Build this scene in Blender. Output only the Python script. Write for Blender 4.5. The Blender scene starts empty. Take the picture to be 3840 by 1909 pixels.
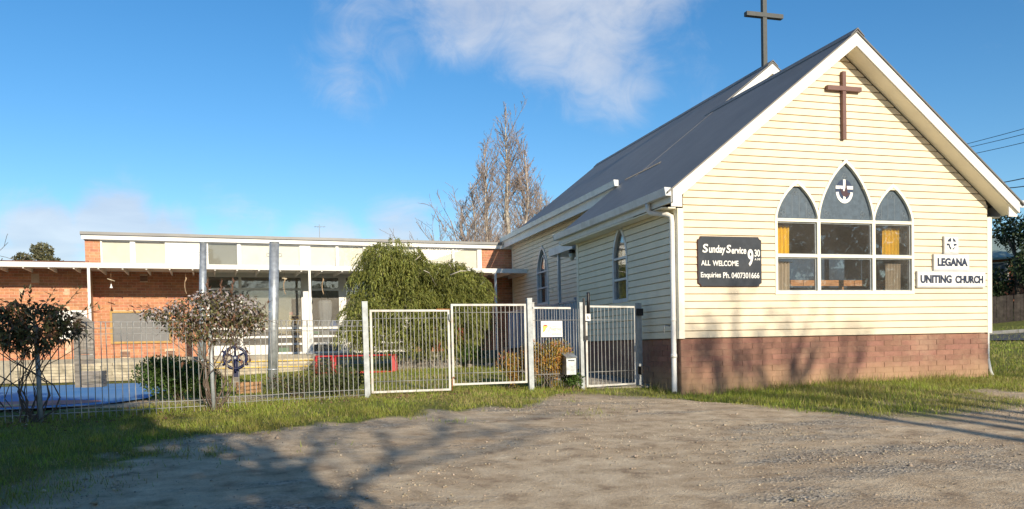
import bpy, bmesh, math, random
import numpy as np
from mathutils import Vector, Matrix

random.seed(7)
rng = np.random.default_rng(11)
scene = bpy.context.scene
COL = scene.collection
PI = math.pi

# ------------------------------------------------------------------ camera
cam_data = bpy.data.cameras.new("camera")
cam = bpy.data.objects.new("camera", cam_data)
COL.objects.link(cam)
cam_data.sensor_width = 36.0
cam_data.lens = 28.904
cam_data.shift_y = 0.1134
cam_data.clip_start = 0.1
cam_data.clip_end = 2000.0
fw = Vector((0.27441647, 0.96119648, -0.0282298))
rt = Vector((0.96121741, -0.27502573, -0.02054127))
up = Vector((0.02750812, 0.02149812, 0.99939038))
cam.matrix_world = Matrix(((rt.x, up.x, -fw.x, 0.0), (rt.y, up.y, -fw.y, 0.0),
                           (rt.z, up.z, -fw.z, 1.6), (0, 0, 0, 1)))
scene.camera = cam

# ------------------------------------------------------------------ light
SUN = Vector((0.18, -1.0, 0.365)).normalized()      # towards the sun
sun_el = math.asin(SUN.z)
sun_data = bpy.data.lights.new("sun", 'SUN')
sun_data.energy = 3.75
sun_data.angle = math.radians(0.53)
sun_data.color = (1.0, 0.87, 0.68)
sun = bpy.data.objects.new("sun", sun_data)
COL.objects.link(sun)
sun.rotation_euler = (-SUN).to_track_quat('-Z', 'Y').to_euler()
sun.location = (6, -30, 14)

view = scene.view_settings
view.view_transform = 'Standard'
view.look = 'None'
view.exposure = 0.62
view.gamma = 1.0
view.use_curve_mapping = False
scene.cycles.max_bounces = 8
scene.cycles.transparent_max_bounces = 24
scene.cycles.caustics_reflective = False
scene.cycles.caustics_refractive = False

world = bpy.data.worlds.new("World")
scene.world = world
world.use_nodes = True


def build_world():
    nt = world.node_tree
    n = nt.nodes
    L = nt.links.new
    n.clear()
    out = n.new('ShaderNodeOutputWorld')
    bg = n.new('ShaderNodeBackground')
    bg.inputs['Strength'].default_value = 0.102
    L(bg.outputs[0], out.inputs[0])
    sky = n.new('ShaderNodeTexSky')
    sky.sky_type = 'NISHITA'
    sky.sun_disc = False
    sky.sun_elevation = sun_el
    sky.sun_rotation = math.atan2(SUN.x, SUN.y)
    sky.air_density = 1.0
    sky.dust_density = 0.25
    sky.ozone_density = 3.0
    hsv = n.new('ShaderNodeHueSaturation')
    hsv.inputs['Saturation'].default_value = 1.27
    L(sky.outputs[0], hsv.inputs['Color'])
    tc = n.new('ShaderNodeTexCoord')
    # cloud noise on the plane of the cloud layer
    sep = n.new('ShaderNodeSeparateXYZ')
    L(tc.outputs['Generated'], sep.inputs[0])

    def math_(op, a, b=None, clamp=False):
        m = n.new('ShaderNodeMath')
        m.operation = op
        m.use_clamp = clamp
        for i, v in enumerate((a, b)):
            if v is None:
                continue
            if isinstance(v, (int, float)):
                m.inputs[i].default_value = v
            else:
                L(v, m.inputs[i])
        return m.outputs[0]
    zc = math_('ADD', math_('MAXIMUM', sep.outputs['Z'], 0.0), 0.12)
    px = math_('DIVIDE', sep.outputs['X'], zc)
    py = math_('DIVIDE', sep.outputs['Y'], zc)
    comb = n.new('ShaderNodeCombineXYZ')
    L(px, comb.inputs[0])
    L(py, comb.inputs[1])
    noise = n.new('ShaderNodeTexNoise')
    noise.inputs['Scale'].default_value = 2.1
    noise.inputs['Detail'].default_value = 6.0
    noise.inputs['Roughness'].default_value = 0.55
    noise.inputs['Distortion'].default_value = 0.5
    L(comb.outputs[0], noise.inputs['Vector'])
    noise2 = n.new('ShaderNodeTexNoise')
    noise2.inputs['Scale'].default_value = 17.0
    noise2.inputs['Detail'].default_value = 5.0
    noise2.inputs['Roughness'].default_value = 0.66
    noise2.inputs['Distortion'].default_value = 0.9
    L(tc.outputs['Generated'], noise2.inputs['Vector'])
    nz = math_('ADD', math_('MULTIPLY', noise.outputs['Fac'], 0.55), math_('MULTIPLY', noise2.outputs['Fac'], 0.45))
    # where the cloud banks stand (direction, angular radius, weight)
    blobs = [((0.107, 0.929, 0.353), 0.07, 0.28), ((0.093, 0.948, 0.305), 0.05, 0.28), ((0.141, 0.915, 0.377), 0.06, 0.15),
             ((0.214, 0.902, 0.380), 0.065, 0.50), ((0.301, 0.885, 0.360), 0.075, 0.50), ((0.36, 0.872, 0.337), 0.07, 0.46),
             ((0.390, 0.872, 0.300), 0.05, 0.38), ((0.439, 0.833, 0.337), 0.07, 0.24), ((0.23, 0.87, 0.43), 0.11, 0.6), ((0.36, 0.83, 0.42), 0.11, 0.5),
             ((-0.234, 0.963, 0.118), 0.05, 0.66), ((-0.164, 0.976, 0.137), 0.045, 0.76), ((-0.115, 0.984, 0.126), 0.04, 0.62),
             ((-0.285, 0.95, 0.095), 0.05, 0.45), ((-0.04, 0.992, 0.12), 0.06, 0.3),
             ((0.062, 0.989, 0.122), 0.045, 0.45), ((0.151, 0.979, 0.132), 0.05, 0.5), ((0.23, 0.96, 0.125), 0.06, 0.4),
             ((0.675, 0.67, 0.318), 0.04, 0.08), ((0.715, 0.62, 0.345), 0.05, 0.18), ((0.76, 0.56, 0.36), 0.08, 0.4),
             ((-0.6, 0.75, 0.25), 0.2, 0.4), ((-0.8, -0.3, 0.4), 0.3, 0.3), ((0.95, -0.2, 0.3), 0.2, 0.4), ((-0.2, -0.7, 0.75), 0.2, 0.3)]
    tot = None
    for d, r, w in blobs:
        dv = Vector(d).normalized()
        dist = n.new('ShaderNodeVectorMath')
        dist.operation = 'DISTANCE'
        L(tc.outputs['Generated'], dist.inputs[0])
        dist.inputs[1].default_value = dv
        mr = n.new('ShaderNodeMapRange')
        mr.interpolation_type = 'SMOOTHERSTEP'
        mr.inputs['From Min'].default_value = 0.0
        mr.inputs['From Max'].default_value = r * 1.9
        mr.inputs['To Min'].default_value = w
        mr.inputs['To Max'].default_value = 0.0
        L(dist.outputs['Value'], mr.inputs['Value'])
        tot = mr.outputs[0] if tot is None else math_('MAXIMUM', tot, mr.outputs[0])
    dens = math_('ADD', nz, tot)
    cov = n.new('ShaderNodeMapRange')
    cov.interpolation_type = 'SMOOTHSTEP'
    cov.inputs['From Min'].default_value = 0.60
    cov.inputs['From Max'].default_value = 1.08
    cov.inputs['To Min'].default_value = 0.0
    cov.inputs['To Max'].default_value = 0.72
    L(dens, cov.inputs['Value'])
    ccol = n.new('ShaderNodeValToRGB')
    ccol.color_ramp.elements[0].position = 0.35
    ccol.color_ramp.elements[0].color = (3.9, 4.2, 4.9, 1)
    ccol.color_ramp.elements[1].position = 0.65
    ccol.color_ramp.elements[1].color = (5.0, 5.2, 5.6, 1)
    L(noise.outputs['Fac'], ccol.inputs['Fac'])
    mix = n.new('ShaderNodeMix')
    mix.data_type = 'RGBA'
    L(cov.outputs[0], mix.inputs[0])
    L(hsv.outputs[0], mix.inputs[6])
    L(ccol.outputs[0], mix.inputs[7])
    L(mix.outputs[2], bg.inputs['Color'])


build_world()

# ------------------------------------------------------------------ materials
MATS = {}


def _noise(nt, scale, detail=4, rough=0.6, vec=None, pos=None):
    t = nt.nodes.new('ShaderNodeTexNoise')
    t.inputs['Scale'].default_value = scale
    t.inputs['Detail'].default_value = detail
    t.inputs['Roughness'].default_value = rough
    nt.links.new(pos, t.inputs['Vector'])
    return t


def mat(name, col, rough=0.7, metal=0.0, var=0.10, scale=6.0, rnd=0.0, island=0.0, bump=0.0, bscale=40.0,
        stretch=None, col2=None, spec=0.4, transl=0.0, dirt=None, dirt_scale=1.3, dirt_amt=0.4):
    """procedural surface: base colour with position noise, per-object and per-piece variation, fine bump"""
    m = bpy.data.materials.new(name)
    m.use_nodes = True
    nt = m.node_tree
    N, L = nt.nodes, nt.links.new
    b = N['Principled BSDF']
    b.inputs['Roughness'].default_value = rough
    b.inputs['Metallic'].default_value = metal
    b.inputs['Specular IOR Level'].default_value = spec
    geo = N.new('ShaderNodeNewGeometry')
    pos = geo.outputs['Position']
    if stretch:
        mp = N.new('ShaderNodeMapping')
        mp.inputs['Scale'].default_value = stretch
        L(pos, mp.inputs['Vector'])
        pos = mp.outputs[0]
    nz = _noise(nt, scale, 5, 0.62, pos=pos)
    mix = N.new('ShaderNodeMix')
    mix.data_type = 'RGBA'
    c = np.array(col)
    c2 = np.array(col2) if col2 is not None else c * (1 - 2.2 * var)
    mix.inputs[6].default_value = (*np.clip(c * (1 + var), 0, 1), 1)
    mix.inputs[7].default_value = (*np.clip(c2, 0, 1), 1)
    mr = N.new('ShaderNodeMapRange')
    mr.inputs['From Min'].default_value = 0.35
    mr.inputs['From Max'].default_value = 0.68
    L(nz.outputs['Fac'], mr.inputs['Value'])
    L(mr.outputs[0], mix.inputs[0])
    colour = mix.outputs[2]
    if rnd or island:
        hs = N.new('ShaderNodeHueSaturation')
        src = None
        if rnd:
            oi = N.new('ShaderNodeObjectInfo')
            src, amt = oi.outputs['Random'], rnd
        else:
            src, amt = geo.outputs['Random Per Island'], island
        r2 = N.new('ShaderNodeMapRange')
        r2.inputs['To Min'].default_value = 1 - amt
        r2.inputs['To Max'].default_value = 1 + amt
        L(src, r2.inputs['Value'])
        L(r2.outputs[0], hs.inputs['Value'])
        wn = N.new('ShaderNodeTexWhiteNoise')
        wn.noise_dimensions = '1D'
        L(src, wn.inputs['W'])
        r3 = N.new('ShaderNodeMapRange')
        r3.inputs['To Min'].default_value = 0.5 - amt * 0.05
        r3.inputs['To Max'].default_value = 0.5 + amt * 0.05
        L(wn.outputs['Value'], r3.inputs['Value'])
        L(r3.outputs[0], hs.inputs['Hue'])
        L(colour, hs.inputs['Color'])
        colour = hs.outputs[0]
    if dirt is not None:
        dn = _noise(nt, dirt_scale, 6, 0.7, pos=geo.outputs['Position'])
        dr = N.new('ShaderNodeMapRange')
        dr.inputs['From Min'].default_value = 0.48
        dr.inputs['From Max'].default_value = 0.72
        dr.inputs['To Max'].default_value = dirt_amt
        L(dn.outputs['Fac'], dr.inputs['Value'])
        dm = N.new('ShaderNodeMix')
        dm.data_type = 'RGBA'
        L(dr.outputs[0], dm.inputs[0])
        L(colour, dm.inputs[6])
        dm.inputs[7].default_value = (*dirt, 1)
        colour = dm.outputs[2]
    L(colour, b.inputs['Base Color'])
    if bump:
        bn = _noise(nt, bscale, 4, 0.6, pos=pos)
        bp = N.new('ShaderNodeBump')
        bp.inputs['Strength'].default_value = bump
        bp.inputs['Distance'].default_value = 0.02
        L(bn.outputs['Fac'], bp.inputs['Height'])
        L(bp.outputs[0], b.inputs['Normal'])
    if transl:
        tr = N.new('ShaderNodeBsdfTranslucent')
        L(colour, tr.inputs['Color'])
        ms = N.new('ShaderNodeMixShader')
        ms.inputs[0].default_value = transl
        L(b.outputs[0], ms.inputs[1])
        L(tr.outputs[0], ms.inputs[2])
        L(ms.outputs[0], N['Material Output'].inputs['Surface'])
    MATS[name] = m
    return m


def glass_mat(name, tint=(0.975, 0.98, 0.972), refl=1.0, dust=0.0):
    m = bpy.data.materials.new(name)
    m.use_nodes = True
    nt = m.node_tree
    N, L = nt.nodes, nt.links.new
    N.clear()
    out = N.new('ShaderNodeOutputMaterial')
    tr = N.new('ShaderNodeBsdfTransparent')
    tr.inputs[0].default_value = (*tint, 1)
    gl = N.new('ShaderNodeBsdfGlossy')
    gl.inputs['Roughness'].default_value = 0.02
    gl.inputs['Color'].default_value = (0.95, 0.97, 1.0, 1)
    fr = N.new('ShaderNodeFresnel')
    fr.inputs['IOR'].default_value = 1.5
    mu = N.new('ShaderNodeMath')
    mu.operation = 'MULTIPLY'
    mu.inputs[1].default_value = 1.6 * refl
    mu.use_clamp = True
    L(fr.outputs[0], mu.inputs[0])
    geo = N.new('ShaderNodeNewGeometry')
    bn = _noise(nt, 1.7, 2, 0.5, pos=geo.outputs['Position'])
    bp = N.new('ShaderNodeBump')
    bp.inputs['Strength'].default_value = 0.12
    bp.inputs['Distance'].default_value = 0.02
    L(bn.outputs['Fac'], bp.inputs['Height'])
    L(bp.outputs[0], gl.inputs['Normal'])
    mx = N.new('ShaderNodeMixShader')
    L(mu.outputs[0], mx.inputs[0])
    L(tr.outputs[0], mx.inputs[1])
    L(gl.outputs[0], mx.inputs[2])
    surf = mx.outputs[0]
    if dust:                                        # film of dust that scatters the light falling on the pane
        df = N.new('ShaderNodeBsdfDiffuse')
        df.inputs['Color'].default_value = (0.72, 0.67, 0.60, 1)
        dn = _noise(nt, 2.2, 5, 0.6, pos=geo.outputs['Position'])
        dr = N.new('ShaderNodeMapRange')
        dr.inputs['From Min'].default_value, dr.inputs['From Max'].default_value = 0.3, 0.7
        dr.inputs['To Min'].default_value, dr.inputs['To Max'].default_value = dust * .75, dust * 1.25
        L(dn.outputs['Fac'], dr.inputs['Value'])
        m2 = N.new('ShaderNodeMixShader')
        L(dr.outputs[0], m2.inputs[0])
        L(surf, m2.inputs[1])
        L(df.outputs[0], m2.inputs[2])
        surf = m2.outputs[0]
    L(surf, out.inputs['Surface'])
    MATS[name] = m
    return m


mat('cream', (0.79, 0.68, 0.495), 0.55, var=0.03, scale=2.5, rnd=0.035, bump=0.05, bscale=60, dirt=(0.50, 0.42, 0.28), dirt_scale=0.9, dirt_amt=0.22)
mat('cream_shade_lift', (0.82, 0.75, 0.58), 0.55, var=0.03, scale=2.5, rnd=0.03, bump=0.05, bscale=60, dirt=(0.45, 0.40, 0.32), dirt_scale=1.1, dirt_amt=0.25)  # same cream paint, lightened in colour to lift the shaded side walls
mat('cream_trim', (0.84, 0.80, 0.66), 0.5, var=0.03, scale=3)
mat('white_paint', (0.76, 0.75, 0.71), 0.5, var=0.04, scale=3, dirt=(0.5, 0.46, 0.38), dirt_scale=2.0, dirt_amt=0.15)
mat('gutter_paint', (0.62, 0.66, 0.68), 0.4, var=0.05, scale=3, dirt=(0.35, 0.34, 0.32), dirt_scale=3, dirt_amt=0.3)
mat('block', (0.30, 0.155, 0.112), 0.9, var=0.10, scale=5, rnd=0.13, bump=0.35, bscale=90, dirt=(0.46, 0.33, 0.22), dirt_scale=1.6, dirt_amt=0.55)
mat('block_mortar', (0.30, 0.185, 0.135), 0.95, var=0.2, scale=9, bump=0.3, bscale=120)
mat('brick', (0.53, 0.235, 0.13), 0.88, var=0.10, scale=14, rnd=0.17, bump=0.3, bscale=110)
mat('brick_mass', (0.53, 0.235, 0.13), 0.88, var=0.10, scale=14, island=0.17, bump=0.3, bscale=110)
mat('brick_mortar', (0.62, 0.45, 0.31), 0.95, var=0.1, scale=9)
mat('concrete', (0.40, 0.36, 0.28), 0.9, var=0.15, scale=4, bump=0.2, dirt=(0.16, 0.14, 0.11), dirt_scale=1.2, dirt_amt=0.7)
mat('grey_timber', (0.28, 0.25, 0.21), 0.9, var=0.25, scale=4, rnd=0.2, bump=0.3, bscale=30, stretch=(1, 1, 6))
mat('pale_timber', (0.50, 0.44, 0.32), 0.9, var=0.2, scale=4, rnd=0.12, bump=0.3, bscale=30)
mat('dark_paling', (0.075, 0.06, 0.05), 0.9, var=0.25, scale=4, rnd=0.3)
mat('warm_timber', (0.42, 0.20, 0.08), 0.6, var=0.2, scale=5, stretch=(1, 1, 8))
mat('galv', (0.47, 0.50, 0.51), 0.42, metal=0.55, var=0.16, scale=9, bump=0.05, rnd=0.04)
mat('galv_dull', (0.39, 0.42, 0.43), 0.55, metal=0.25, var=0.12, scale=11, rnd=0.05)
mat('wire', (0.40, 0.40, 0.385), 0.5, metal=0.3, var=0.10, scale=20, rnd=0.12)
mat('gate_white', (0.62, 0.615, 0.58), 0.5, var=0.08, scale=6, dirt=(0.35, 0.22, 0.13), dirt_scale=5, dirt_amt=0.5)
mat('rust', (0.36, 0.13, 0.04), 0.85, var=0.3, scale=30)
mat('ramp_sheet', (0.36, 0.42, 0.50), 0.45, var=0.06, scale=3, metal=0.1)
mat('black_plastic', (0.012, 0.012, 0.014), 0.45, var=0.05)
mat('cross_brown', (0.17, 0.09, 0.075), 0.6, var=0.08, scale=8, bump=0.1)
mat('cross_grey', (0.065, 0.072, 0.07), 0.55, var=0.08, scale=8)
mat('sign_black', (0.022, 0.03, 0.042), 0.6, var=0.12, scale=5, dirt=(0.12, 0.13, 0.14), dirt_scale=3, dirt_amt=0.3)
mat('sign_edge', (0.10, 0.035, 0.025), 0.7)
mat('sign_white', (0.84, 0.83, 0.79), 0.4, var=0.03)
mat('sign_rim', (0.55, 0.55, 0.53), 0.5, var=0.06)
mat('letter_white', (0.86, 0.85, 0.80), 0.5, var=0.04)
mat('letter_navy', (0.022, 0.035, 0.07), 0.5, var=0.06)
mat('letter_tan', (0.30, 0.27, 0.20), 0.6)
mat('emblem_blue', (0.03, 0.05, 0.10), 0.4)
mat('emblem_red', (0.07, 0.035, 0.04), 0.4)
mat('lead_glass', (0.085, 0.118, 0.150), 0.4, var=0.12, scale=14, bump=0.2, bscale=55, spec=0.35)
mat('lead_line', (0.23, 0.26, 0.28), 0.5)
mat('curtain_yellow', (0.86, 0.52, 0.012), 0.85, var=0.10, scale=8, stretch=(6, 1, 0.4), transl=0.12)
mat('curtain_beige', (0.46, 0.38, 0.29), 0.9, var=0.10, scale=8, stretch=(6, 1, 0.4), transl=0.2)
mat('room_dark', (0.30, 0.255, 0.22), 0.9, var=0.15, scale=2)
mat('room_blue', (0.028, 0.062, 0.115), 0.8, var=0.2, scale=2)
mat('room_pale', (0.35, 0.33, 0.30), 0.9, var=0.1)
mat('blind', (0.82, 0.785, 0.69), 0.8, var=0.04, scale=2)
mat('blind_shaded', (0.22, 0.22, 0.19), 0.8, var=0.04, scale=2)  # blind colour darkened to stand for shade and reflection in one pane
mat('blind_white', (0.82, 0.80, 0.72), 0.7, var=0.03, scale=2)
mat('board_grey', (0.20, 0.20, 0.20), 0.7, var=0.06, scale=3)
mat('board_frame', (0.48, 0.30, 0.10), 0.7, var=0.1)
mat('vent_brown', (0.14, 0.055, 0.04), 0.8, var=0.1)
mat('slot_dark', (0.07, 0.02, 0.012), 0.9)
mat('wheel_blue', (0.008, 0.012, 0.055), 0.4, var=0.1)
mat('red_paint', (0.46, 0.035, 0.035), 0.45, var=0.1)
mat('yellow_paint', (0.75, 0.50, 0.03), 0.5)
mat('toy_yellow', (0.78, 0.53, 0.12), 0.6)
mat('toy_green', (0.01, 0.38, 0.13), 0.45)
mat('toy_blue', (0.02, 0.16, 0.55), 0.45)
mat('toy_red', (0.5, 0.05, 0.03), 0.5)
mat('net', (0.75, 0.76, 0.78), 0.9, var=0.06, scale=6, stretch=(8, 8, 0.5), transl=0.4)
mat('rope', (0.42, 0.30, 0.19), 0.9, var=0.2)
mat('stone', (0.43, 0.36, 0.27), 0.9, var=0.2, island=0.35, scale=9)
mat('bark_pale', (0.50, 0.46, 0.39), 0.9, var=0.25, scale=3, bump=0.3)
mat('bark_twig', (0.41, 0.325, 0.275), 0.9, var=0.2, scale=3)
mat('bark_dark', (0.12, 0.095, 0.075), 0.95, var=0.25, scale=6, bump=0.4)
mat('stem_brown', (0.15, 0.11, 0.085), 0.9, var=0.2, scale=10)
mat('leaf_weep', (0.24, 0.26, 0.06), 0.5, var=0.25, scale=1.6, island=0.42, transl=0.28, spec=0.35)
mat('leaf_vine', (0.15, 0.145, 0.060), 0.45, var=0.25, scale=3, island=0.45, transl=0.2)
mat('leaf_vine_pale', (0.44, 0.39, 0.385), 0.6, var=0.2, scale=5, island=0.35, transl=0.2)
mat('leaf_vine_brown', (0.22, 0.125, 0.075), 0.6, var=0.2, scale=5, island=0.35, transl=0.2)
mat('leaf_bush', (0.075, 0.135, 0.028), 0.45, var=0.25, scale=4, island=0.4, transl=0.22)
mat('leaf_bush_dull', (0.11, 0.135, 0.045), 0.5, var=0.25, scale=4, island=0.45, transl=0.22)
mat('leaf_orange', (0.50, 0.26, 0.055), 0.55, var=0.3, scale=6, island=0.45, transl=0.25, col2=(0.30, 0.27, 0.05))
mat('leaf_red', (0.50, 0.14, 0.09), 0.55, var=0.2, scale=6, island=0.35, transl=0.25)
mat('leaf_far', (0.035, 0.060, 0.022), 0.6, var=0.3, scale=0.6, island=0.45, transl=0.2)
mat('leaf_gum', (0.15, 0.145, 0.075), 0.6, var=0.3, scale=0.6, island=0.4, transl=0.2)
mat('grass_blade', (0.215, 0.275, 0.035), 0.55, var=0.30, scale=1.1, island=0.42, transl=0.25, col2=(0.25, 0.23, 0.055))
mat('dry_blade', (0.42, 0.33, 0.16), 0.7, var=0.2, scale=2, island=0.3, transl=0.2)
mat('asphalt', (0.075, 0.078, 0.085), 0.9, var=0.15, scale=8, bump=0.2)
mat('kerb_concrete', (0.38, 0.37, 0.34), 0.9, var=0.1)
mat('path_concrete', (0.36, 0.33, 0.28), 0.9, var=0.15, scale=6)
mat('tile_roof', (0.22, 0.10, 0.06), 0.85, var=0.2, scale=3)
mat('house_wall', (0.42, 0.16, 0.09), 0.85, var=0.15, scale=3)
mat('house_pale', (0.50, 0.48, 0.42), 0.8, var=0.1)
mat('green_roof', (0.28, 0.36, 0.32), 0.6, var=0.1)
mat('cable', (0.02, 0.02, 0.022), 0.6)
mat('planter_wood', (0.42, 0.24, 0.12), 0.85, var=0.2, scale=8)
mat('lamp_glass', (0.80, 0.77, 0.62), 0.25, var=0.1)
mat('lamp_brown', (0.045, 0.035, 0.028), 0.5)
glass_mat('glass', refl=0.55, dust=0.030)
glass_mat('glass_dim', (0.84, 0.86, 0.87), 1.25, dust=0.13)


def roof_mat():
    m = mat('roof_iron', (0.165, 0.155, 0.142), 0.5, metal=0.0, var=0.07, scale=1.2, spec=0.45, dirt=(0.17, 0.168, 0.16), dirt_scale=0.5, dirt_amt=0.4)
    nt = m.node_tree
    N, L = nt.nodes, nt.links.new
    geo = N.new('ShaderNodeNewGeometry')
    w = N.new('ShaderNodeTexWave')          # corrugations running down the slope
    w.wave_type = 'BANDS'
    w.bands_direction = 'Y'
    w.inputs['Scale'].default_value = 4.1
    L(geo.outputs['Position'], w.inputs['Vector'])
    bp = N.new('ShaderNodeBump')
    bp.inputs['Strength'].default_value = 0.35
    bp.inputs['Distance'].default_value = 0.010
    L(w.outputs['Fac'], bp.inputs['Height'])
    L(bp.outputs[0], N['Principled BSDF'].inputs['Normal'])


roof_mat()


def block_mat():
    """earth splashed up the lowest courses"""
    for nm in ('block', 'block_mortar'):
        m = MATS[nm]
        nt = m.node_tree
        N, L = nt.nodes, nt.links.new
        b = N['Principled BSDF']
        src = b.inputs['Base Color'].links[0].from_socket
        geo = N.new('ShaderNodeNewGeometry')
        sep = N.new('ShaderNodeSeparateXYZ')
        L(geo.outputs['Position'], sep.inputs[0])
        nz = _noise(nt, 1.4, 5, 0.65, pos=geo.outputs['Position'])
        ad = N.new('ShaderNodeMath')
        ad.operation = 'MULTIPLY_ADD'
        L(nz.outputs['Fac'], ad.inputs[0])
        ad.inputs[1].default_value = -0.75
        L(sep.outputs['Z'], ad.inputs[2])
        mr = N.new('ShaderNodeMapRange')
        mr.interpolation_type = 'SMOOTHSTEP'
        mr.inputs['From Min'].default_value = 0.95
        mr.inputs['From Max'].default_value = 0.45
        mr.inputs['To Max'].default_value = 0.75
        L(ad.outputs[0], mr.inputs['Value'])
        mx = N.new('ShaderNodeMix')
        mx.data_type = 'RGBA'
        L(mr.outputs[0], mx.inputs[0])
        L(src, mx.inputs[6])
        mx.inputs[7].default_value = (0.44, 0.29, 0.17, 1)
        L(mx.outputs[2], b.inputs['Base Color'])


block_mat()
mat('roof_grey', (0.20, 0.20, 0.195), 0.5, var=0.06, scale=2, metal=0.2)

# ------------------------------------------------------------------ mesh helpers
FR = {}         # object -> its origin in the frame its thing is drawn in


class MB:
    """collects shapes; build() links them as one mesh object"""

    def __init__(self):
        self.v, self.f, self.sm = [], [], []

    def add(self, vs, fs, smooth=False):
        o = len(self.v)
        self.v += [tuple(p) for p in vs]
        self.f += [tuple(i + o for i in f) for f in fs]
        self.sm += [smooth] * len(fs)
        return self

    def box(self, x0, x1, y0, y1, z0, z1):
        v = [(x, y, z) for z in (z0, z1) for y in (y0, y1) for x in (x0, x1)]
        return self.add(v, [(0, 2, 3, 1), (4, 5, 7, 6), (0, 1, 5, 4), (2, 6, 7, 3), (0, 4, 6, 2), (1, 3, 7, 5)])

    def bar(self, a, b, w, h, up=(0, 0, 1)):
        """rectangular bar from a to b, w across, h along up"""
        a, b, up = Vector(a), Vector(b), Vector(up)
        d = (b - a).normalized()
        s = d.cross(up)
        if s.length < 1e-5:
            s = d.cross(Vector((0, 1, 0)))
        s.normalize()
        u = s.cross(d).normalized()
        v = []
        for p in (a, b):
            for i, j in ((-1, -1), (1, -1), (1, 1), (-1, 1)):
                v.append(p + s * (w / 2 * i) + u * (h / 2 * j))
        return self.add(v, [(3, 2, 1, 0), (4, 5, 6, 7), (0, 1, 5, 4), (1, 2, 6, 5), (2, 3, 7, 6), (3, 0, 4, 7)])

    def tube(self, pts, rad, n=8, cap=True, smooth=True):
        pts = [Vector(p) for p in pts]
        if not hasattr(rad, '__len__'):
            rad = [rad] * len(pts)
        ref = Vector((0.31, 0.95, 0.12))
        vs = []
        for i, p in enumerate(pts):
            d = pts[min(i + 1, len(pts) - 1)] - pts[max(i - 1, 0)]
            if d.length < 1e-9:
                d = Vector((0, 0, 1))
            d.normalize()
            s = d.cross(ref)
            if s.length < 0.05:
                s = d.cross(Vector((1, 0, 0)))
            s.normalize()
            u = s.cross(d)
            for k in range(n):
                a = 2 * PI * k / n
                vs.append(p + (s * math.cos(a) + u * math.sin(a)) * rad[i])
        fs = []
        for i in range(len(pts) - 1):
            for k in range(n):
                k2 = (k + 1) % n
                fs.append((i * n + k, i * n + k2, (i + 1) * n + k2, (i + 1) * n + k))
        o = len(vs)
        self.add(vs, fs, smooth)
        if cap:
            b = len(self.v) - o
            self.f.append(tuple(b + k for k in reversed(range(n))))
            self.f.append(tuple(b + (len(pts) - 1) * n + k for k in range(n)))
            self.sm += [False, False]
        return self

    def prism(self, poly, axis, a, b):
        """extrude a 2-D polygon between a and b along axis ('y': polygon is x,z; 'x': y,z; 'z': x,y)"""
        def P(p, t):
            return {'y': (p[0], t, p[1]), 'x': (t, p[0], p[1]), 'z': (p[0], p[1], t)}[axis]
        n = len(poly)
        vs = [P(p, a) for p in poly] + [P(p, b) for p in poly]
        fs = [tuple(range(n)), tuple(reversed(range(n, 2 * n)))]
        fs += [(i, i + n, (i + 1) % n + n, (i + 1) % n) for i in range(n)]
        return self.add(vs, fs)

    def ring(self, outer, inner, axis, a, b):
        """frame between two loops with equal point counts, extruded"""
        n = len(outer)
        for i in range(n):
            j = (i + 1) % n
            self.prism([outer[i], outer[j], inner[j], inner[i]], axis, a, b)
        return self

    def mesh(self, name, m=None, origin=None):
        me = bpy.data.meshes.new(name)
        v = np.array(self.v, dtype=float)
        if origin is not None:
            v = v - np.array(origin)
        me.from_pydata(v.tolist(), [], self.f)
        me.polygons.foreach_set('use_smooth', self.sm)
        if m:
            me.materials.append(MATS[m])
        bm = bmesh.new()
        bm.from_mesh(me)
        bmesh.ops.recalc_face_normals(bm, faces=bm.faces)
        bm.to_mesh(me)
        bm.free()
        me.update()
        return me

    def build(self, name, m, parent=None, origin=None, local=False):
        v = np.array(self.v, dtype=float)
        if origin is None:
            lo, hi = v.min(0), v.max(0)
            origin = ((lo[0] + hi[0]) / 2, (lo[1] + hi[1]) / 2, lo[2])
        me = self.mesh(name, m, origin)
        return place(name, me, origin, parent)


def place(name, me, pos, parent=None, rot=None):
    o = bpy.data.objects.new(name, me)
    COL.objects.link(o)
    base = Vector((0, 0, 0))
    if parent is not None:
        o.parent = parent
        base = FR[parent]
    o.location = Vector(pos) - base
    FR[o] = Vector(pos)
    if rot:
        o.rotation_euler = rot
    return o


def tag(o, label=None, cat=None, group=None, kind=None):
    if label:
        o['label'] = label
    if cat:
        o['category'] = cat
    if group:
        o['group'] = group
    if kind:
        o['kind'] = kind
    return o


def thing(name, label, cat, loc=(0, 0, 0), group=None, rotz=None):
    """an Empty at the thing's base; with rotz its parts are given in its own frame"""
    o = bpy.data.objects.new(name, None)
    o.empty_display_size = 0.2
    COL.objects.link(o)
    o.location = loc
    if rotz is not None:
        o.rotation_euler = (0, 0, rotz)
        FR[o] = Vector((0, 0, 0))
    else:
        FR[o] = Vector(loc)
    return tag(o, label, cat, group)


def mesh_np(name, V, F, m, smooth=False):
    """fast mesh from numpy arrays; F is (n,3) or (n,4)"""
    me = bpy.data.meshes.new(name)
    k = F.shape[1]
    me.vertices.add(len(V))
    me.vertices.foreach_set('co', np.ascontiguousarray(V, dtype=np.float32).ravel())
    me.loops.add(F.size)
    me.loops.foreach_set('vertex_index', np.ascontiguousarray(F, dtype=np.int32).ravel())
    me.polygons.add(len(F))
    me.polygons.foreach_set('loop_start', np.arange(0, F.size, k, dtype=np.int32))
    if smooth:
        me.polygons.foreach_set('use_smooth', np.ones(len(F), dtype=bool))
    me.materials.append(MATS[m])
    me.update(calc_edges=True)
    me.validate()
    return me


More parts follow.
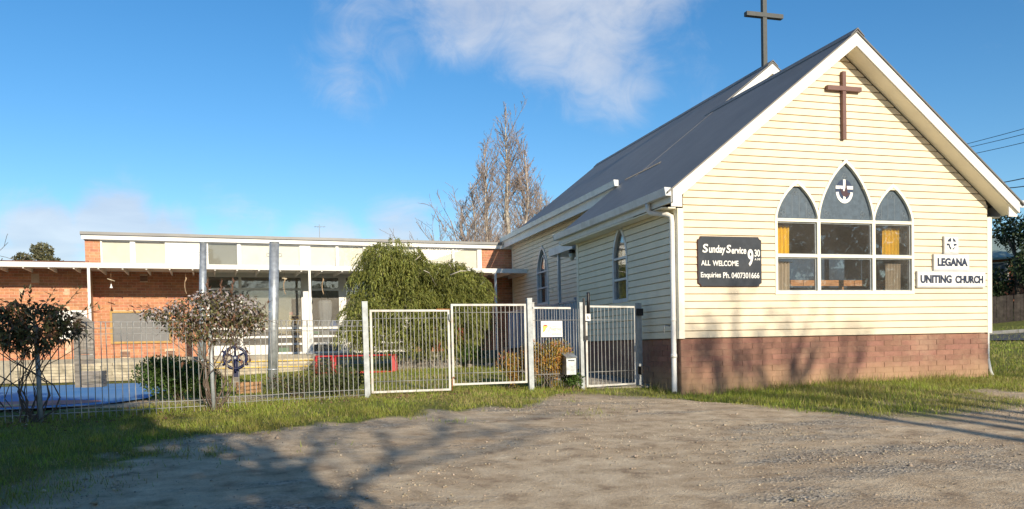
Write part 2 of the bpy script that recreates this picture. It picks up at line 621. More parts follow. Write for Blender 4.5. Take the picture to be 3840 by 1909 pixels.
def leaf_arrays(P, D, Ln, W, droop=0.0):
    """diamond leaves: base, two shoulders, tip"""
    n = len(P)
    D = D / np.linalg.norm(D, axis=1, keepdims=True)
    R = rng.normal(size=(n, 3))
    S = np.cross(D, R)
    S /= np.linalg.norm(S, axis=1, keepdims=True) + 1e-9
    Ln = np.broadcast_to(Ln, (n,))[:, None]
    W = np.broadcast_to(W, (n,))[:, None]
    mid = P + D * Ln * 0.45
    tip = P + D * Ln
    tip[:, 2] -= droop * Ln[:, 0]
    V = np.stack([P, mid + S * W / 2, tip, mid - S * W / 2], axis=1).reshape(-1, 3)
    F = (np.arange(n)[:, None] * 4 + np.arange(4)[None]).astype(np.int32)
    return V, F


def leaves(name, P, D, Ln, W, m, parent, droop=0.0, kind='stuff'):
    V, F = leaf_arrays(np.asarray(P), np.asarray(D), Ln, W, droop)
    org = FR[parent] if parent is not None else Vector((0, 0, 0))
    me = mesh_np(name, V - np.array(org), F, m)
    o = place(name, me, org, parent)
    if kind:
        o['kind'] = kind
    return o


def text_mesh(body, bold=0.0, shear=0.0, extrude=0.004):
    cu = bpy.data.curves.new('lettering', 'FONT')
    cu.body = body
    cu.size = 1.0
    cu.extrude = extrude
    cu.offset = bold
    cu.shear = shear
    cu.resolution_u = 4
    ob = bpy.data.objects.new('lettering', cu)
    COL.objects.link(ob)
    bpy.context.view_layer.update()
    me = bpy.data.meshes.new_from_object(ob.evaluated_get(bpy.context.evaluated_depsgraph_get()))
    bpy.data.objects.remove(ob)
    bpy.data.curves.remove(cu)
    return me


def lettering(body, x0, x1, z0, z1, y, m, parent, bold=0.02, shear=0.0, depth=0.006):
    """text facing -Y, fitted exactly to the box x0..x1, z0..z1"""
    me = text_mesh(body, bold, shear)
    n = len(me.vertices)
    co = np.empty(n * 3, dtype=np.float32)
    me.vertices.foreach_get('co', co)
    co = co.reshape(-1, 3)
    lo, hi = co.min(0), co.max(0)
    t = (co - lo) / np.maximum(hi - lo, 1e-6)
    org = np.array(((x0 + x1) / 2, y, z0))
    out = np.stack([x0 + t[:, 0] * (x1 - x0), y - t[:, 2] * depth, z0 + t[:, 1] * (z1 - z0)], axis=1) - org
    me.vertices.foreach_set('co', out.astype(np.float32).ravel())
    me.materials.clear()
    me.materials.append(MATS[m])
    me.update()
    return place('lettering', me, org, parent)


def smooth(t):
    t = np.clip(t, 0, 1)
    return t * t * (3 - 2 * t)


# cheap value noise for layout (numpy)
def vnoise(x, y, s=1.0, seed=0):
    x = np.asarray(x, float) * s + seed * 17.3
    y = np.asarray(y, float) * s + seed * 9.1
    xi, yi = np.floor(x), np.floor(y)
    fx, fy = smooth(x - xi), smooth(y - yi)

    def h(a, b):
        t = np.sin(a * 127.1 + b * 311.7 + seed * 3.7) * 43758.5453
        return t - np.floor(t)
    return (h(xi, yi) * (1 - fx) + h(xi + 1, yi) * fx) * (1 - fy) + (h(xi, yi + 1) * (1 - fx) + h(xi + 1, yi + 1) * fx) * fy


# ------------------------------------------------------------------ ground
def ground_z(x, y):
    x = np.asarray(x, float)
    y = np.asarray(y, float)
    slope = 0.0646 * np.clip(y, 0, 13)
    rise = np.interp(x, [-3, 0, 3, 6], [0.04, 0.15, 0.33, 0.42])
    back = np.clip((y - 13) / 11, 0, 1) * rise
    right = np.where(x > 13.4, 0.02 * np.clip(x - 14, 0, 60) + 0.0042 * np.clip(x - 24, 0, 45) ** 2, 0.0)
    right = right * np.clip((y - 2) / 10, 0, 1)
    front = -0.13 * np.exp(-(((x - 7.0) / 2.0) ** 2 + ((y - 12.6) / 1.6) ** 2))
    return slope + back + right + front * np.where(x < 16, 1, 0)


EDGE = np.array([(-40, 3.0), (-12, 4.6), (-6, 6.3), (-2.27, 7.9), (-1.57, 8.5), (-.96, 9.45), (-.14, 10.3), (.86, 10.7), (2.04, 11.1), (3.4, 11.4),
                 (4.6, 12.1), (5.2, 13.1), (6.3, 13.5), (6.55, 12.2), (6.9, 11.0), (7.4, 10.3), (8.02, 9.75), (9.1, 9.9), (10.25, 10.4), (12.49, 11.3), (14, 11.9), (20, 13), (60, 15)])


def grass_mask(x, y):
    e = np.interp(x, EDGE[:, 0], EDGE[:, 1])
    n = 1.3 * (vnoise(x, y, 0.8, 1) - 0.5) + 0.9 * (vnoise(x, y, 2.6, 2) - 0.5) + 0.4 * (vnoise(x, y, 6.5, 41) - .5)
    m = smooth((y - e + 1.0 * n + 0.45) / 1.0)
    # outliers of thin turf in the gravel
    patch = smooth((vnoise(x, y, 0.55, 5) - 0.42) / 0.25) * smooth((y - e + 2.0) / 1.6) * 0.6
    return np.maximum(m, patch)


def build_ground():
    def axis(lo, a, b, hi, step):
        left = -np.geomspace(1, a - lo + 1, 16)[::-1] + 1 + a
        mid = np.arange(a, b, step)
        right = np.geomspace(1, hi - b + 1, 30) - 1 + b
        return np.unique(np.concatenate([left, mid, right]))
    xs = axis(-500, -9, 17, 700, 0.13)
    ys = axis(-300, 2, 27, 900, 0.13)
    X, Y = np.meshgrid(xs, ys)
    Z = ground_z(X, Y)
    near = (X > -9) & (X < 17) & (Y > 2) & (Y < 14)
    bump = 0.020 * (vnoise(X, Y, 0.8, 3) - .5) + 0.012 * (vnoise(X, Y, 2.3, 4) - .5) + 0.006 * (vnoise(X, Y, 5.5, 9) - .5)
    Z = Z + bump * near * smooth((14 - Y) / 1.5)
    nx, ny = len(xs), len(ys)
    V = np.stack([X, Y, Z], -1).reshape(-1, 3)
    i = np.arange(nx * ny).reshape(ny, nx)
    F = np.stack([i[:-1, :-1], i[:-1, 1:], i[1:, 1:], i[1:, :-1]], -1).reshape(-1, 4)
    m = bpy.data.materials.new('ground_cover')
    m.use_nodes = True
    MATS['ground_cover'] = m
    me = mesh_np('ground', V, F, 'ground_cover', smooth=True)
    att = me.attributes.new('cover', 'FLOAT', 'POINT')
    g = grass_mask(X, Y)
    # planting beds and bare soil behind the fence
    bed = smooth((1.1 - np.abs(Y - 14.0)) / 0.5) * (X < 1.4) * (Y > 12.4)
    g = np.where(Y > 12.5, np.clip(g - 0.8 * bed, 0, 1), g)
    att.data.foreach_set('value', g.ravel().astype(np.float32))
    nt = m.node_tree
    N, L = nt.nodes, nt.links.new
    b = N['Principled BSDF']
    b.inputs['Roughness'].default_value = 0.95
    b.inputs['Specular IOR Level'].default_value = 0.2
    geo = N.new('ShaderNodeNewGeometry')
    pos = geo.outputs['Position']

    def ramp(fac, stops):
        r = N.new('ShaderNodeValToRGB')
        r.color_ramp.elements[0].position, r.color_ramp.elements[0].color = stops[0][0], (*stops[0][1], 1)
        r.color_ramp.elements[1].position, r.color_ramp.elements[1].color = stops[-1][0], (*stops[-1][1], 1)
        for p, c in stops[1:-1]:
            e = r.color_ramp.elements.new(p)
            e.color = (*c, 1)
        L(fac, r.inputs['Fac'])
        return r.outputs[0]

    def mixc(f, a, c):
        x = N.new('ShaderNodeMix')
        x.data_type = 'RGBA'
        for k, v in ((0, f), (6, a), (7, c)):
            if hasattr(v, 'links'):
                L(v, x.inputs[k])
            else:
                x.inputs[k].default_value = v if k == 0 else (*v, 1)
        return x.outputs[2]

    def rng_(v, a, c, lo=0.0, hi=1.0):
        x = N.new('ShaderNodeMapRange')
        x.inputs['From Min'].default_value, x.inputs['From Max'].default_value = a, c
        x.inputs['To Min'].default_value, x.inputs['To Max'].default_value = lo, hi
        L(v, x.inputs['Value'])
        return x.outputs[0]
    mapv = N.new('ShaderNodeMapping')
    mapv.inputs['Scale'].default_value = (0.6, 1.9, 1)
    mapv.inputs['Location'].default_value = (3.1, 7.7, 0)
    L(pos, mapv.inputs['Vector'])
    big = _noise(nt, 0.75, 6, 0.62, pos=mapv.outputs[0])
    mid = _noise(nt, 3.2, 6, 0.65, pos=pos)
    fine = _noise(nt, 38, 5, 0.7, pos=pos)
    earth = ramp(mid.outputs['Fac'], [(0.30, (0.31, 0.225, 0.15)), (0.47, (0.60, 0.465, 0.31)), (0.68, (0.78, 0.64, 0.45))])
    vor = N.new('ShaderNodeTexVoronoi')
    vor.inputs['Scale'].default_value = 34.0
    L(pos, vor.inputs['Vector'])
    vs = N.new('ShaderNodeSeparateColor')
    L(vor.outputs['Color'], vs.inputs[0])
    grav = ramp(vs.outputs[0], [(0.0, (0.16, 0.145, 0.125)), (0.45, (0.37, 0.325, 0.262)), (0.8, (0.53, 0.46, 0.36)), (1.0, (0.66, 0.60, 0.50))])
    gm = rng_(big.outputs['Fac'], 0.50, 0.63)
    gfine = N.new('ShaderNodeMath')
    gfine.operation = 'MULTIPLY'
    L(gm, gfine.inputs[0])
    L(rng_(mid.outputs['Fac'], 0.34, 0.52, 0.35, 0.95), gfine.inputs[1])
    dirt = mixc(gfine.outputs[0], earth, grav)
    dirt = mixc(rng_(fine.outputs['Fac'], 0.52, 0.74, 0.0, 0.5), dirt, (0.20, 0.16, 0.12))
    red = _noise(nt, 0.9, 4, 0.6, pos=mapv.outputs[0])
    dirt = mixc(rng_(red.outputs['Fac'], 0.5, 0.68, 0.0, 0.45), dirt, (0.45, 0.31, 0.19))
    soil = ramp(mid.outputs['Fac'], [(0.3, (0.11, 0.125, 0.03)), (0.55, (0.19, 0.20, 0.045)), (0.75, (0.30, 0.26, 0.11))])
    at = N.new('ShaderNodeAttribute')
    at.attribute_name = 'cover'
    brk = N.new('ShaderNodeMath')
    brk.operation = 'ADD'
    L(at.outputs['Fac'], brk.inputs[0])
    L(rng_(mid.outputs['Fac'], 0.3, 0.7, -0.25, 0.25), brk.inputs[1])
    gcol = mixc(rng_(brk.outputs[0], 0.25, 0.75), dirt, soil)
    L(gcol, b.inputs['Base Color'])
    hsum = N.new('ShaderNodeMath')
    hsum.operation = 'ADD'
    L(fine.outputs['Fac'], hsum.inputs[0])
    hv = N.new('ShaderNodeMath')
    hv.operation = 'MULTIPLY'
    L(vor.outputs['Distance'], hv.inputs[0])
    L(gfine.outputs[0], hv.inputs[1])
    L(hv.outputs[0], hsum.inputs[1])
    bp = N.new('ShaderNodeBump')
    bp.inputs['Strength'].default_value = 0.9
    bp.inputs['Distance'].default_value = 0.04
    L(hsum.outputs[0], bp.inputs['Height'])
    L(bp.outputs[0], b.inputs['Normal'])
    o = place('ground', me, (0, 0, 0))
    tag(o, 'gravel and dirt ground with turf along the fence and church', kind='structure')


build_ground()

# ------------------------------------------------------------------ church
XL, XR, YF, YB, ZB = 6.711, 13.375, 12.876, 17.78, 1.702
XC = 10.043
SL = 0.79
NX, NXW, NY0, NY1 = 11.5, 8.2, 17.2, 28.35       # nave ridge, nave wall, gable and far end
YV = 18.2                                        # back verge of the lower roof


def zr(x):
    return 7.09 - SL * abs(x - XC)


def znave(x):
    return 7.09 + SL * (NX - XC) - SL * abs(x - NX) + 0.005


church = thing('church', 'cream weatherboard church with dark iron roof on a brown block base', 'church', ((XL + XR) / 2, YF, 0.8))

LITES = [(9.056, 0.441, 0.676), (10.090, 0.593, 1.089), (11.118, 0.435, 0.676)]      # centre, half width, rise
WX0, WX1, WZ0, WZ1, WZ2 = 8.615, 11.553, 2.483, 3.142, 3.785


def arch_half(w, h, dz):
    return w * (1 - min(max(dz / h, 0.0), 1.0) ** 1.75) ** 0.85


def arch_loop(c, w, h, z0, zs, n=9):
    """closed loop of a pointed arch: up the left, down the right"""
    pts = [(c - w, z0)] if z0 < zs else []
    pts += [(c - arch_half(w, h, h * i / n), zs + h * i / n) for i in range(n)]
    pts += [(c, zs + h)]
    pts += [(c + arch_half(w, h, h * i / n), zs + h * i / n) for i in reversed(range(n))]
    if z0 < zs:
        pts.append((c + w, z0))
    return pts


def front_open(z):
    if z < WZ0:
        return []
    if z <= WZ2:
        return [(WX0, WX1)]
    iv = []
    for c, w, h in LITES:
        if z - WZ2 < h - 0.02:
            a = arch_half(w, h, z - WZ2)
            iv.append([c - a, c + a])
    out = []
    for a in iv:
        if out and a[0] - out[-1][1] < 0.035:
            out[-1][1] = a[1]
        else:
            out.append(list(a))
    return [tuple(i) for i in out]


def side_open(c, w, h, z0, zs):
    def f(z):
        if z < z0 or z > zs + h - 0.02:
            return []
        a = w if z <= zs else arch_half(w, h, z - zs)
        return [(c - a, c + a)]
    return f


def strips(z0, z1, lim, opening):
    zm = (z0 + z1) / 2
    n = len(opening(zm))
    if not n and (opening(z0) or opening(z1)):
        pass
    o0, o1 = opening(z0), opening(z1)
    if len(o0) != n:
        o0 = opening(zm)
    if len(o1) != n:
        o1 = opening(zm)
    l0, l1 = lim(z0), lim(z1)
    e0 = [l0[0]] + [v for i in o0 for v in i] + [l0[1]]
    e1 = [l1[0]] + [v for i in o1 for v in i] + [l1[1]]
    for k in range(0, len(e0), 2):
        if max(e0[k + 1] - e0[k], e1[k + 1] - e1[k]) > 0.03:
            yield e0[k], e0[k + 1], e1[k], e1[k + 1]


def clad(axis, face, out, z0, ztop, lim, opening, m, parent, pitch=0.1277):
    """lapped boards; axis 'y': boards run in x on plane y=face, out=-1 means facing -axis"""
    back = MB()
    k = 0
    while z0 + k * pitch < ztop - 0.02:
        a, b = z0 + k * pitch, min(z0 + (k + 1) * pitch, ztop)
        for p0, p1, q0, q1 in strips(a, b, lim, opening):
            q1 = max(q1, q0 + 0.002)
            mb = MB()
            j = random.uniform(-0.0012, 0.0012)
            fb, ft, gr, inn = face + out * (0.033 + j), face + out * (0.026 + j), face - out * 0.012, face - out * 0.02
            g = 0.015                                  # open groove at the head of the board
            c = max(a + 0.01, b - g)
            k1 = (c - a) / max(b - a, 1e-6)
            m0, m1_ = p0 + (q0 - p0) * k1, p1 + (q1 - p1) * k1
            P = []
            for yy, zz, l_, r_ in ((inn, a, p0, p1), (fb, a, p0, p1), (ft, c, m0, m1_), (gr, c, m0, m1_), (gr, b, q0, q1), (inn, b, q0, q1)):
                P += [(l_, yy, zz), (r_, yy, zz)]
            if axis == 'x':
                P = [(y, x, z) for x, y, z in P]
            mb.add(P, [(2 * i, 2 * i + 1, (2 * i + 3) % 12, (2 * i + 2) % 12) for i in range(6)] + [(0, 2, 4, 6, 8, 10), (11, 9, 7, 5, 3, 1)])
            mb.build('weatherboard', m, parent)
            i0, i1 = face - out * 0.03, face - out * 0.07
            B = [(p0, i0, a), (p1, i0, a), (q1, i0, b), (q0, i0, b), (p0, i1, a), (p1, i1, a), (q1, i1, b), (q0, i1, b)]
            if axis == 'x':
                B = [(y, x, z) for x, y, z in B]
            back.add(B, [(0, 1, 2, 3), (7, 6, 5, 4), (0, 3, 7, 4), (1, 5, 6, 2)])
        k += 1
    back.build('wall_lining', 'room_pale', parent)


def gable_lim(z):
    inset = max(0.0, (z - (zr(XL) - 0.29)) / SL)
    return (max(XL + 0.075, XL + inset), min(XR - 0.075, XR - inset))


def build_church():
    # --- cladding
    clad('y', YF, -1, ZB, 6.80, gable_lim, front_open, 'cream', church)
    SW = (15.333, 0.352, 0.643, 2.484, 3.354)
    clad('x', XL, -1, ZB, 3.95, lambda z: (YF + 0.06, YB), side_open(*SW), 'cream_shade_lift', church)
    NW = (24.85, 0.545, 0.80, 2.95, 3.98)
    clad('x', NXW, -1, 1.62, 5.31, lambda z: (YB + 0.02, 28.28), side_open(*NW), 'cream_shade_lift', church)
    clad('x', XR, 1, ZB, 4.2, lambda z: (YF + 0.06, YB), lambda z: [], 'cream_shade_lift', church)

    def ngable(z):
        half = (znave(NX) - 0.30 - z) / SL
        return (NX - half, NX + half)
    clad('y', 17.58, -1, 6.6, 7.9, ngable, lambda z: [], 'cream', church)
    mb = MB()
    mb.prism([(NXW, 1.0), (14.8, 1.0), (14.8, znave(14.8) - 0.3), (NX, znave(NX) - 0.33), (NXW, znave(NXW) - 0.33)], 'y', 28.22, 28.30)
    mb.prism([(NXW + .05, 1.0), (14.8, 1.0), (14.8, znave(14.8) - 0.3), (NX, znave(NX) - 0.36), (NXW + .05, znave(NXW) - 0.36)], 'y', 17.66, 17.74)
    mb.box(14.74, 14.8, 17.75, 28.2, 1.0, znave(14.8) - 0.34)
    mb.build('end_wall', 'cream_shade_lift', church)
    # --- corner boards
    for x0, x1, y0, y1, z1 in ((XL - 0.035, XL + 0.075, YF - 0.037, YF + 0.02, 3.93), (XR - 0.075, XR + 0.035, YF - 0.037, YF + 0.02, 3.93),
                               (XL - 0.037, XL + 0.02, YF + 0.022, YF + 0.10, 3.92), (XL - 0.038, XL + 0.02, YB - 0.09, YB + 0.03, 3.94),
                               (NXW - 0.038, NXW + 0.02, 28.2, 28.32, 5.30), (XR - 0.02, XR + 0.037, YF + 0.022, YF + 0.10, 3.92)):
        MB().box(x0, x1, y0, y1, ZB - 0.012, z1).build('corner_board', 'cream_trim', church)
    # --- block base
    full = MB().box(-0.195, 0.195, 0, 0.09, 0, 0.0895).mesh('block', 'block')
    fullx = MB().box(0, 0.09, -0.195, 0.195, 0, 0.0895).mesh('block', 'block')
    for k in range(10):
        z = ZB - 0.012 - 0.1 * (k + 1)
        off = 0.2 if k % 2 else 0.0
        x = XL + 0.02 - off
        while x < XR - 0.02:
            a, b = max(x, XL + 0.02), min(x + 0.39, XR - 0.02)
            j = random.uniform(-0.003, 0.003)
            if b - a > 0.38:
                place('block', full, ((a + b) / 2, YF + 0.006 + j, z), church)
            elif b - a > 0.04:
                MB().box(a, b, YF + 0.006 + j, YF + 0.096, z, z + 0.0895).build('block', 'block', church)
            x += 0.4
        y = YF + 0.1 - off + 0.2
        while y < YB:
            a, b = max(y, YF + 0.10), min(y + 0.39, YB)
            j = random.uniform(-0.003, 0.003)
            if b - a > 0.38:
                place('block', fullx, (XL + 0.006 + j, (a + b) / 2, z), church)
            elif b - a > 0.04:
                MB().box(XL + 0.006 + j, XL + 0.096, a, b, z, z + 0.0895).build('block', 'block', church)
            y += 0.4
    bx = lambda *a: MB().box(*a).build('mortar', 'block_mortar', church)
    bx(XL + 0.013, XR - 0.02, YF + 0.0135, YF + 0.22, 0.3, ZB - 0.013)
    bx(XL + 0.0135, XL + 0.2, YF + 0.23, YB, 0.3, ZB - 0.013)
    bx(XR - 0.2, XR - 0.01, YF + 0.23, YB, 0.3, ZB - 0.013)
    bx(XL + 0.2, NXW, YB - 0.2, YB, 0.3, ZB - 0.013)
    MB().box(NXW, NXW + 0.2, YB + 0.05, 28.2, 0.5, 1.61).build('plinth', 'block', church)
    # --- roofs
    e = 6.30
    for s in (-1, 1):
        X = lambda d: XC + s * d
        mb = MB()
        mb.prism([(X(0), 7.09), (X(XC - e), zr(e)), (X(XC - e), zr(e) - 0.03), (X(0), 7.06)], 'y', 12.44, YV)
        mb.build('roof', 'roof_iron', church)
        N = lambda d: NX + s * d
        mb = MB()
        mb.prism([(N(0), znave(NX)), (N(3.6), znave(NX) - 3.6 * SL), (N(3.6), znave(NX) - 3.6 * SL - 0.028), (N(0), znave(NX) - 0.028)], 'y', NY0, NY1)
        mb.build('roof', 'roof_iron', church)
        # barge boards and raking soffits
        d0 = XC - 6.40
        mb = MB()
        mb.prism([(X(0), 7.055), (X(d0), zr(6.40) - 0.035), (X(d0), zr(6.40) - 0.25), (X(0), 6.83)], 'y', 12.465, 12.492)
        mb.build('barge_board', 'white_paint', church)
        mb = MB()
        mb.prism([(X(0), 6.845), (X(d0 - .02), zr(6.42) - 0.245), (X(d0 - .02), zr(6.42) - 0.265), (X(0), 6.825)], 'y', 12.494, YF - 0.026)
        mb.build('soffit', 'cream_trim', church)
        nb = znave(NX)
        dd = 1.35 if s < 0 else 3.55
        mb = MB()
        mb.prism([(N(0), nb - 0.045), (N(dd), nb - dd * SL - 0.045), (N(dd), nb - dd * SL - 0.27), (N(0), nb - 0.27)], 'y', NY0 + 0.01, NY0 + 0.035)
        mb.build('barge_board', 'white_paint', church)
        mb = MB()
        mb.prism([(N(0), nb - 0.255), (N(dd), nb - dd * SL - 0.255), (N(dd), nb - dd * SL - 0.275), (N(0), nb - 0.275)], 'y', NY0 + 0.037, 17.58)
        mb.build('soffit', 'cream_trim', church)
        # ridge caps
    for x, z, y0, y1 in ((XC, 7.09, 12.43, YV - 0.6), (NX, znave(NX), NY0 - 0.01, NY1 + 0.01)):
        mb = MB()
        mb.prism([(x, z + 0.045), (x - 0.14, z - 0.14 * SL + 0.022), (x - 0.14, z - 0.14 * SL + 0.006), (x, z + 0.02),
                  (x + 0.14, z - 0.14 * SL + 0.006), (x + 0.14, z - 0.14 * SL + 0.022)], 'y', y0, y1)
        mb.build('ridge_cap', 'roof_iron', church)
    # lap of the nave sheets over the lower roof
    mb = MB()
    for i in range(17):
        y = 16.2 + i * 0.11
        mb.tube([(7.98, y, zr(7.98) + 0.012), (8.05, y, zr(8.05) + 0.010)], 0.012, 5)
    mb.build('sheet_lap', 'roof_iron', church)['kind'] = 'stuff'
    # roof screws catching the light
    # --- eaves: fascia, soffit, gutter
    for s in (-1, 1):
        X = lambda x: XC + s * (XC - x)

        def bx(a, b, *r):
            lo, hi = sorted((X(a), X(b)))
            return MB().box(lo, hi, *r)
        bx(6.385, 6.41, 12.50, YV - 0.03, zr(6.4) - 0.245, zr(6.4) - 0.04).build('fascia', 'white_paint', church)
        bx(6.412, 6.675, 12.90, YV - 0.04, 3.935, 3.955).build('soffit', 'cream_trim', church)
        g = MB()
        prof = [(6.375, 4.20), (6.375, 4.075), (6.285, 4.075), (6.262, 4.20), (6.272, 4.205), (6.295, 4.087), (6.363, 4.087), (6.363, 4.20)]
        g.prism([(X(a), b) for a, b in prof], 'y', 12.50, YV + 0.02)
        for yy in (12.485, YV + 0.022):
            g.prism([(X(6.377), 4.205), (X(6.377), 4.07), (X(6.28), 4.07), (X(6.256), 4.21)], 'y', yy, yy + 0.013)
        g.build('gutter', 'gutter_paint', church)
        MB().prism([(X(6.40), 3.90), (X(6.40), zr(6.40) - .25), (X(6.60), zr(6.60) - .27), (X(6.60), 3.90)], 'y', 12.52, 12.545).build('eave_end', 'white_paint', church)
    mb = MB()
    mb.box(7.86, 7.885, YV + 0.01, NY1 - 0.03, 5.14, 5.36)
    mb.build('fascia', 'white_paint', church)
    MB().box(7.887, 8.17, YV + 0.01, NY1 - 0.03, 5.31, 5.33).build('soffit', 'cream_trim', church)
    mb = MB()
    mb.prism([(7.85, 5.49), (7.85, 5.355), (7.76, 5.355), (7.735, 5.49), (7.745, 5.495), (7.77, 5.368), (7.838, 5.368), (7.838, 5.49)], 'y', YV - 0.15, NY1)
    for yy in (YV - 0.165, NY1 + 0.002):
        mb.prism([(7.853, 5.495), (7.853, 5.35), (7.754, 5.35), (7.728, 5.50)], 'y', yy, yy + 0.013)
    mb.build('gutter', 'gutter_paint', church)
    # back verge of the lower roof
    MB().prism([(6.40, zr(6.40) - 0.04), (8.1, zr(8.1) - 0.045), (8.1, zr(8.1) - 0.2), (6.40, zr(6.40) - 0.2)], 'y', YV - 0.028, YV - 0.004).build('barge_board', 'white_paint', church)
    # --- downpipes
    mb = MB()
    mb.tube([(6.335, 13.28, 4.07), (6.335, 13.28, 3.96), (6.36, 13.27, 3.91), (6.58, 13.06, 3.86), (6.625, 12.97, 3.80), (6.628, 12.955, 3.70), (6.628, 12.955, 0.86), (6.60, 12.90, 0.76)],
            0.046, 12)
    mb.tube([(6.628, 12.955, 1.36), (6.628, 12.955, 1.43)], 0.054, 12)
    mb.tube([(6.628, 12.955, 2.0), (6.628, 12.955, 2.02)], 0.054, 12)
    mb.build('downpipe', 'white_paint', church)
    mb = MB()
    mb.tube([(13.44, 12.98, 3.9), (13.44, 12.98, 1.2), (13.47, 12.95, 0.95), (13.50, 12.92, 0.84)], 0.035, 10)
    mb.build('downpipe', 'white_paint', church)
    MB().tube([(6.64, 13.10, 1.92), (6.57, 13.12, 1.93), (6.54, 13.14, 1.90), (6.54, 13.14, 1.80)], 0.012, 6).build('overflow_pipe', 'galv_dull', church)

    # --- front window
    win = place('window', MB().box(WX0 - 0.03, WX1 + 0.03, YF - 0.042, YF + 0.05, WZ0 - 0.035, WZ0 + 0.03).mesh('window', 'cream_trim', (10.08, YF, WZ0)), (10.08, YF, WZ0), church)
    m1, m2 = 9.497, 10.683
    for a in (WX0, m1, m2, WX1):
        wd = 0.026 if a in (WX0, WX1) else 0.034
        MB().box(a - wd, a + wd, YF - 0.040, YF + 0.05, WZ0 + 0.031, WZ2 + 0.03).build('mullion', 'cream_trim', win)
    cols = [(WX0 + 0.026, m1 - 0.034), (m1 + 0.034, m2 - 0.034), (m2 + 0.034, WX1 - 0.026)]
    for a, b in cols:
        for z, h in ((WZ1, 0.027), (WZ2 - 0.005, 0.028)):
            MB().box(a + .0005, b - .0005, YF - 0.037, YF + 0.045, z - h, z + h).build('transom', 'cream_trim', win)
        for z0, z1 in ((WZ0 + 0.031, WZ1 - 0.028), (WZ1 + 0.028, WZ2 - 0.034)):
            # sash and pane
            f = MB()
            f.ring([(a, z0), (b, z0), (b, z1), (a, z1)], [(a + .02, z0 + .015), (b - .02, z0 + .015), (b - .02, z1 - .02), (a + .02, z1 - .02)], 'y', YF + 0.002, YF + 0.03)
            f.build('sash', 'galv_dull', win)
            MB().box(a + 0.012, b - 0.012, YF + 0.014, YF + 0.018, z0 + 0.008, z1 - 0.01).build('pane', 'glass', win)
    for i, (c, w, h) in enumerate(LITES):
        r = MB()
        r.ring(arch_loop(c, w + 0.026, h + 0.04, WZ2, WZ2), arch_loop(c, w - 0.018, h - 0.03, WZ2, WZ2), 'y', YF - 0.043 - 0.002 * (i == 1), YF + 0.05)
        r.build('arch_frame', 'cream_trim', win)
        r = MB()
        r.ring(arch_loop(c, w - 0.020, h - 0.034, WZ2 + .03, WZ2 + .03), arch_loop(c, w - 0.034, h - 0.058, WZ2 + .03, WZ2 + .03), 'y', YF + 0.004, YF + 0.03)
        r.build('bead', 'galv_dull', win)
        MB().prism(arch_loop(c, w - 0.019, h - 0.032, WZ2 + 0.024, WZ2 + 0.024), 'y', YF + 0.02, YF + 0.027).build('pane', 'lead_glass', win)
        ld = MB()
        if i != 1:
            for t in (-0.5, -0.17, 0.17, 0.5):
                x = c + t * w
                zt = WZ2 + h * (1 - abs(t) ** 1.35) * 0.80
                ld.box(x - 0.0025, x + 0.0025, YF + 0.0165, YF + 0.0205, WZ2 + 0.06, zt)
        for px, pz, rr in ((c, WZ2 + h * 0.74, 0.055), (c - w * 0.66, WZ2 + 0.13, 0.055), (c + w * 0.66, WZ2 + 0.13, 0.055)):
            for q in range(3):
                an = PI / 2 + q * 2 * PI / 3 + (0.5 if px != c else 0)
                cx, cz = px + rr * .6 * math.cos(an), pz + rr * .6 * math.sin(an)
                ld.tube([(cx + 0.028 * math.cos(u), YF + 0.017, cz + 0.04 * math.sin(u)) for u in np.linspace(0, 2 * PI, 9)], 0.003, 4)
        ld.build('leading', 'lead_line', win)
    # emblem in the middle light
    emblem(win, 10.09, 4.335, 0.185, YF + 0.019, 'letter_white', 'emblem_blue', 'emblem_red')

    # --- side windows
    for (c, w, h, z0, zs), x, nm in ((SW, XL, 'near'), (NW, NXW, 'nave')):
        o = 0.042 if nm == 'near' else 0.055
        f = MB()
        f.ring(arch_loop(c, w + 0.02, h + 0.03, z0 - 0.03, zs), arch_loop(c, w - 0.045, h - 0.07, z0 + 0.045, zs), 'x', x - o, x + 0.05)
        wn = f.build('window', 'gutter_paint' if nm == 'near' else 'white_paint', church)
        for zz in ((zs - 0.01), (z0 + (zs - z0) * 0.5)):
            MB().box(x - o + 0.008, x + 0.045, c - w + 0.0455, c + w - 0.0455, zz - 0.022, zz + 0.022).build('transom', 'gutter_paint', wn)
        if nm == 'nave':
            f = MB()
            f.box(x - 0.02, x + 0.03, c - 0.2, c - 0.18, z0 + 0.05, zs + h * 0.55)
            f.ring(arch_loop(c, w * 0.62, h * 0.66, z0 + .05, zs), arch_loop(c, w * 0.57, h * 0.6, z0 + .06, zs), 'x', x - 0.018, x + 0.028)
            f.build('glazing_bar', 'white_paint', wn)
        MB().prism(arch_loop(c, w - 0.04, h - 0.06, z0 + 0.04, zs), 'x', x + 0.012, x + 0.016).build('pane', 'glass', wn)
    v = MB()
    for k in range(3):
        v.prism([(23.83, 3.26 + .045 * k), (24.03, 3.26 + .045 * k), (24.03, 3.285 + .045 * k), (23.83, 3.285 + .045 * k)], 'x', NXW - 0.06, NXW - 0.02)
    v.build('wall_vent', 'cream_trim', church)

    # --- the room behind the window
    MB().box(XL + 0.1, XR - 0.1, YF + 0.1, YB - 0.1, 1.62, 1.72).build('floor', 'room_dark', church)
    MB().prism([(XL + .1, 2.62), (XR - .1, 2.62), (XR - .1, 3.9), (12.0, 5.2), (8.1, 5.2), (XL + .1, 3.9)], 'y', 15.6, 15.66).build('inner_wall', 'room_dark', church)
    MB().box(XL + 0.1, XR - 0.1, 13.95, 14.01, 1.72, 3.27).build('dado', 'room_blue', church)
    MB().box(8.15, 11.95, YF + 0.1, YB - 0.1, 5.21, 5.25).build('ceiling', 'room_dark', church)
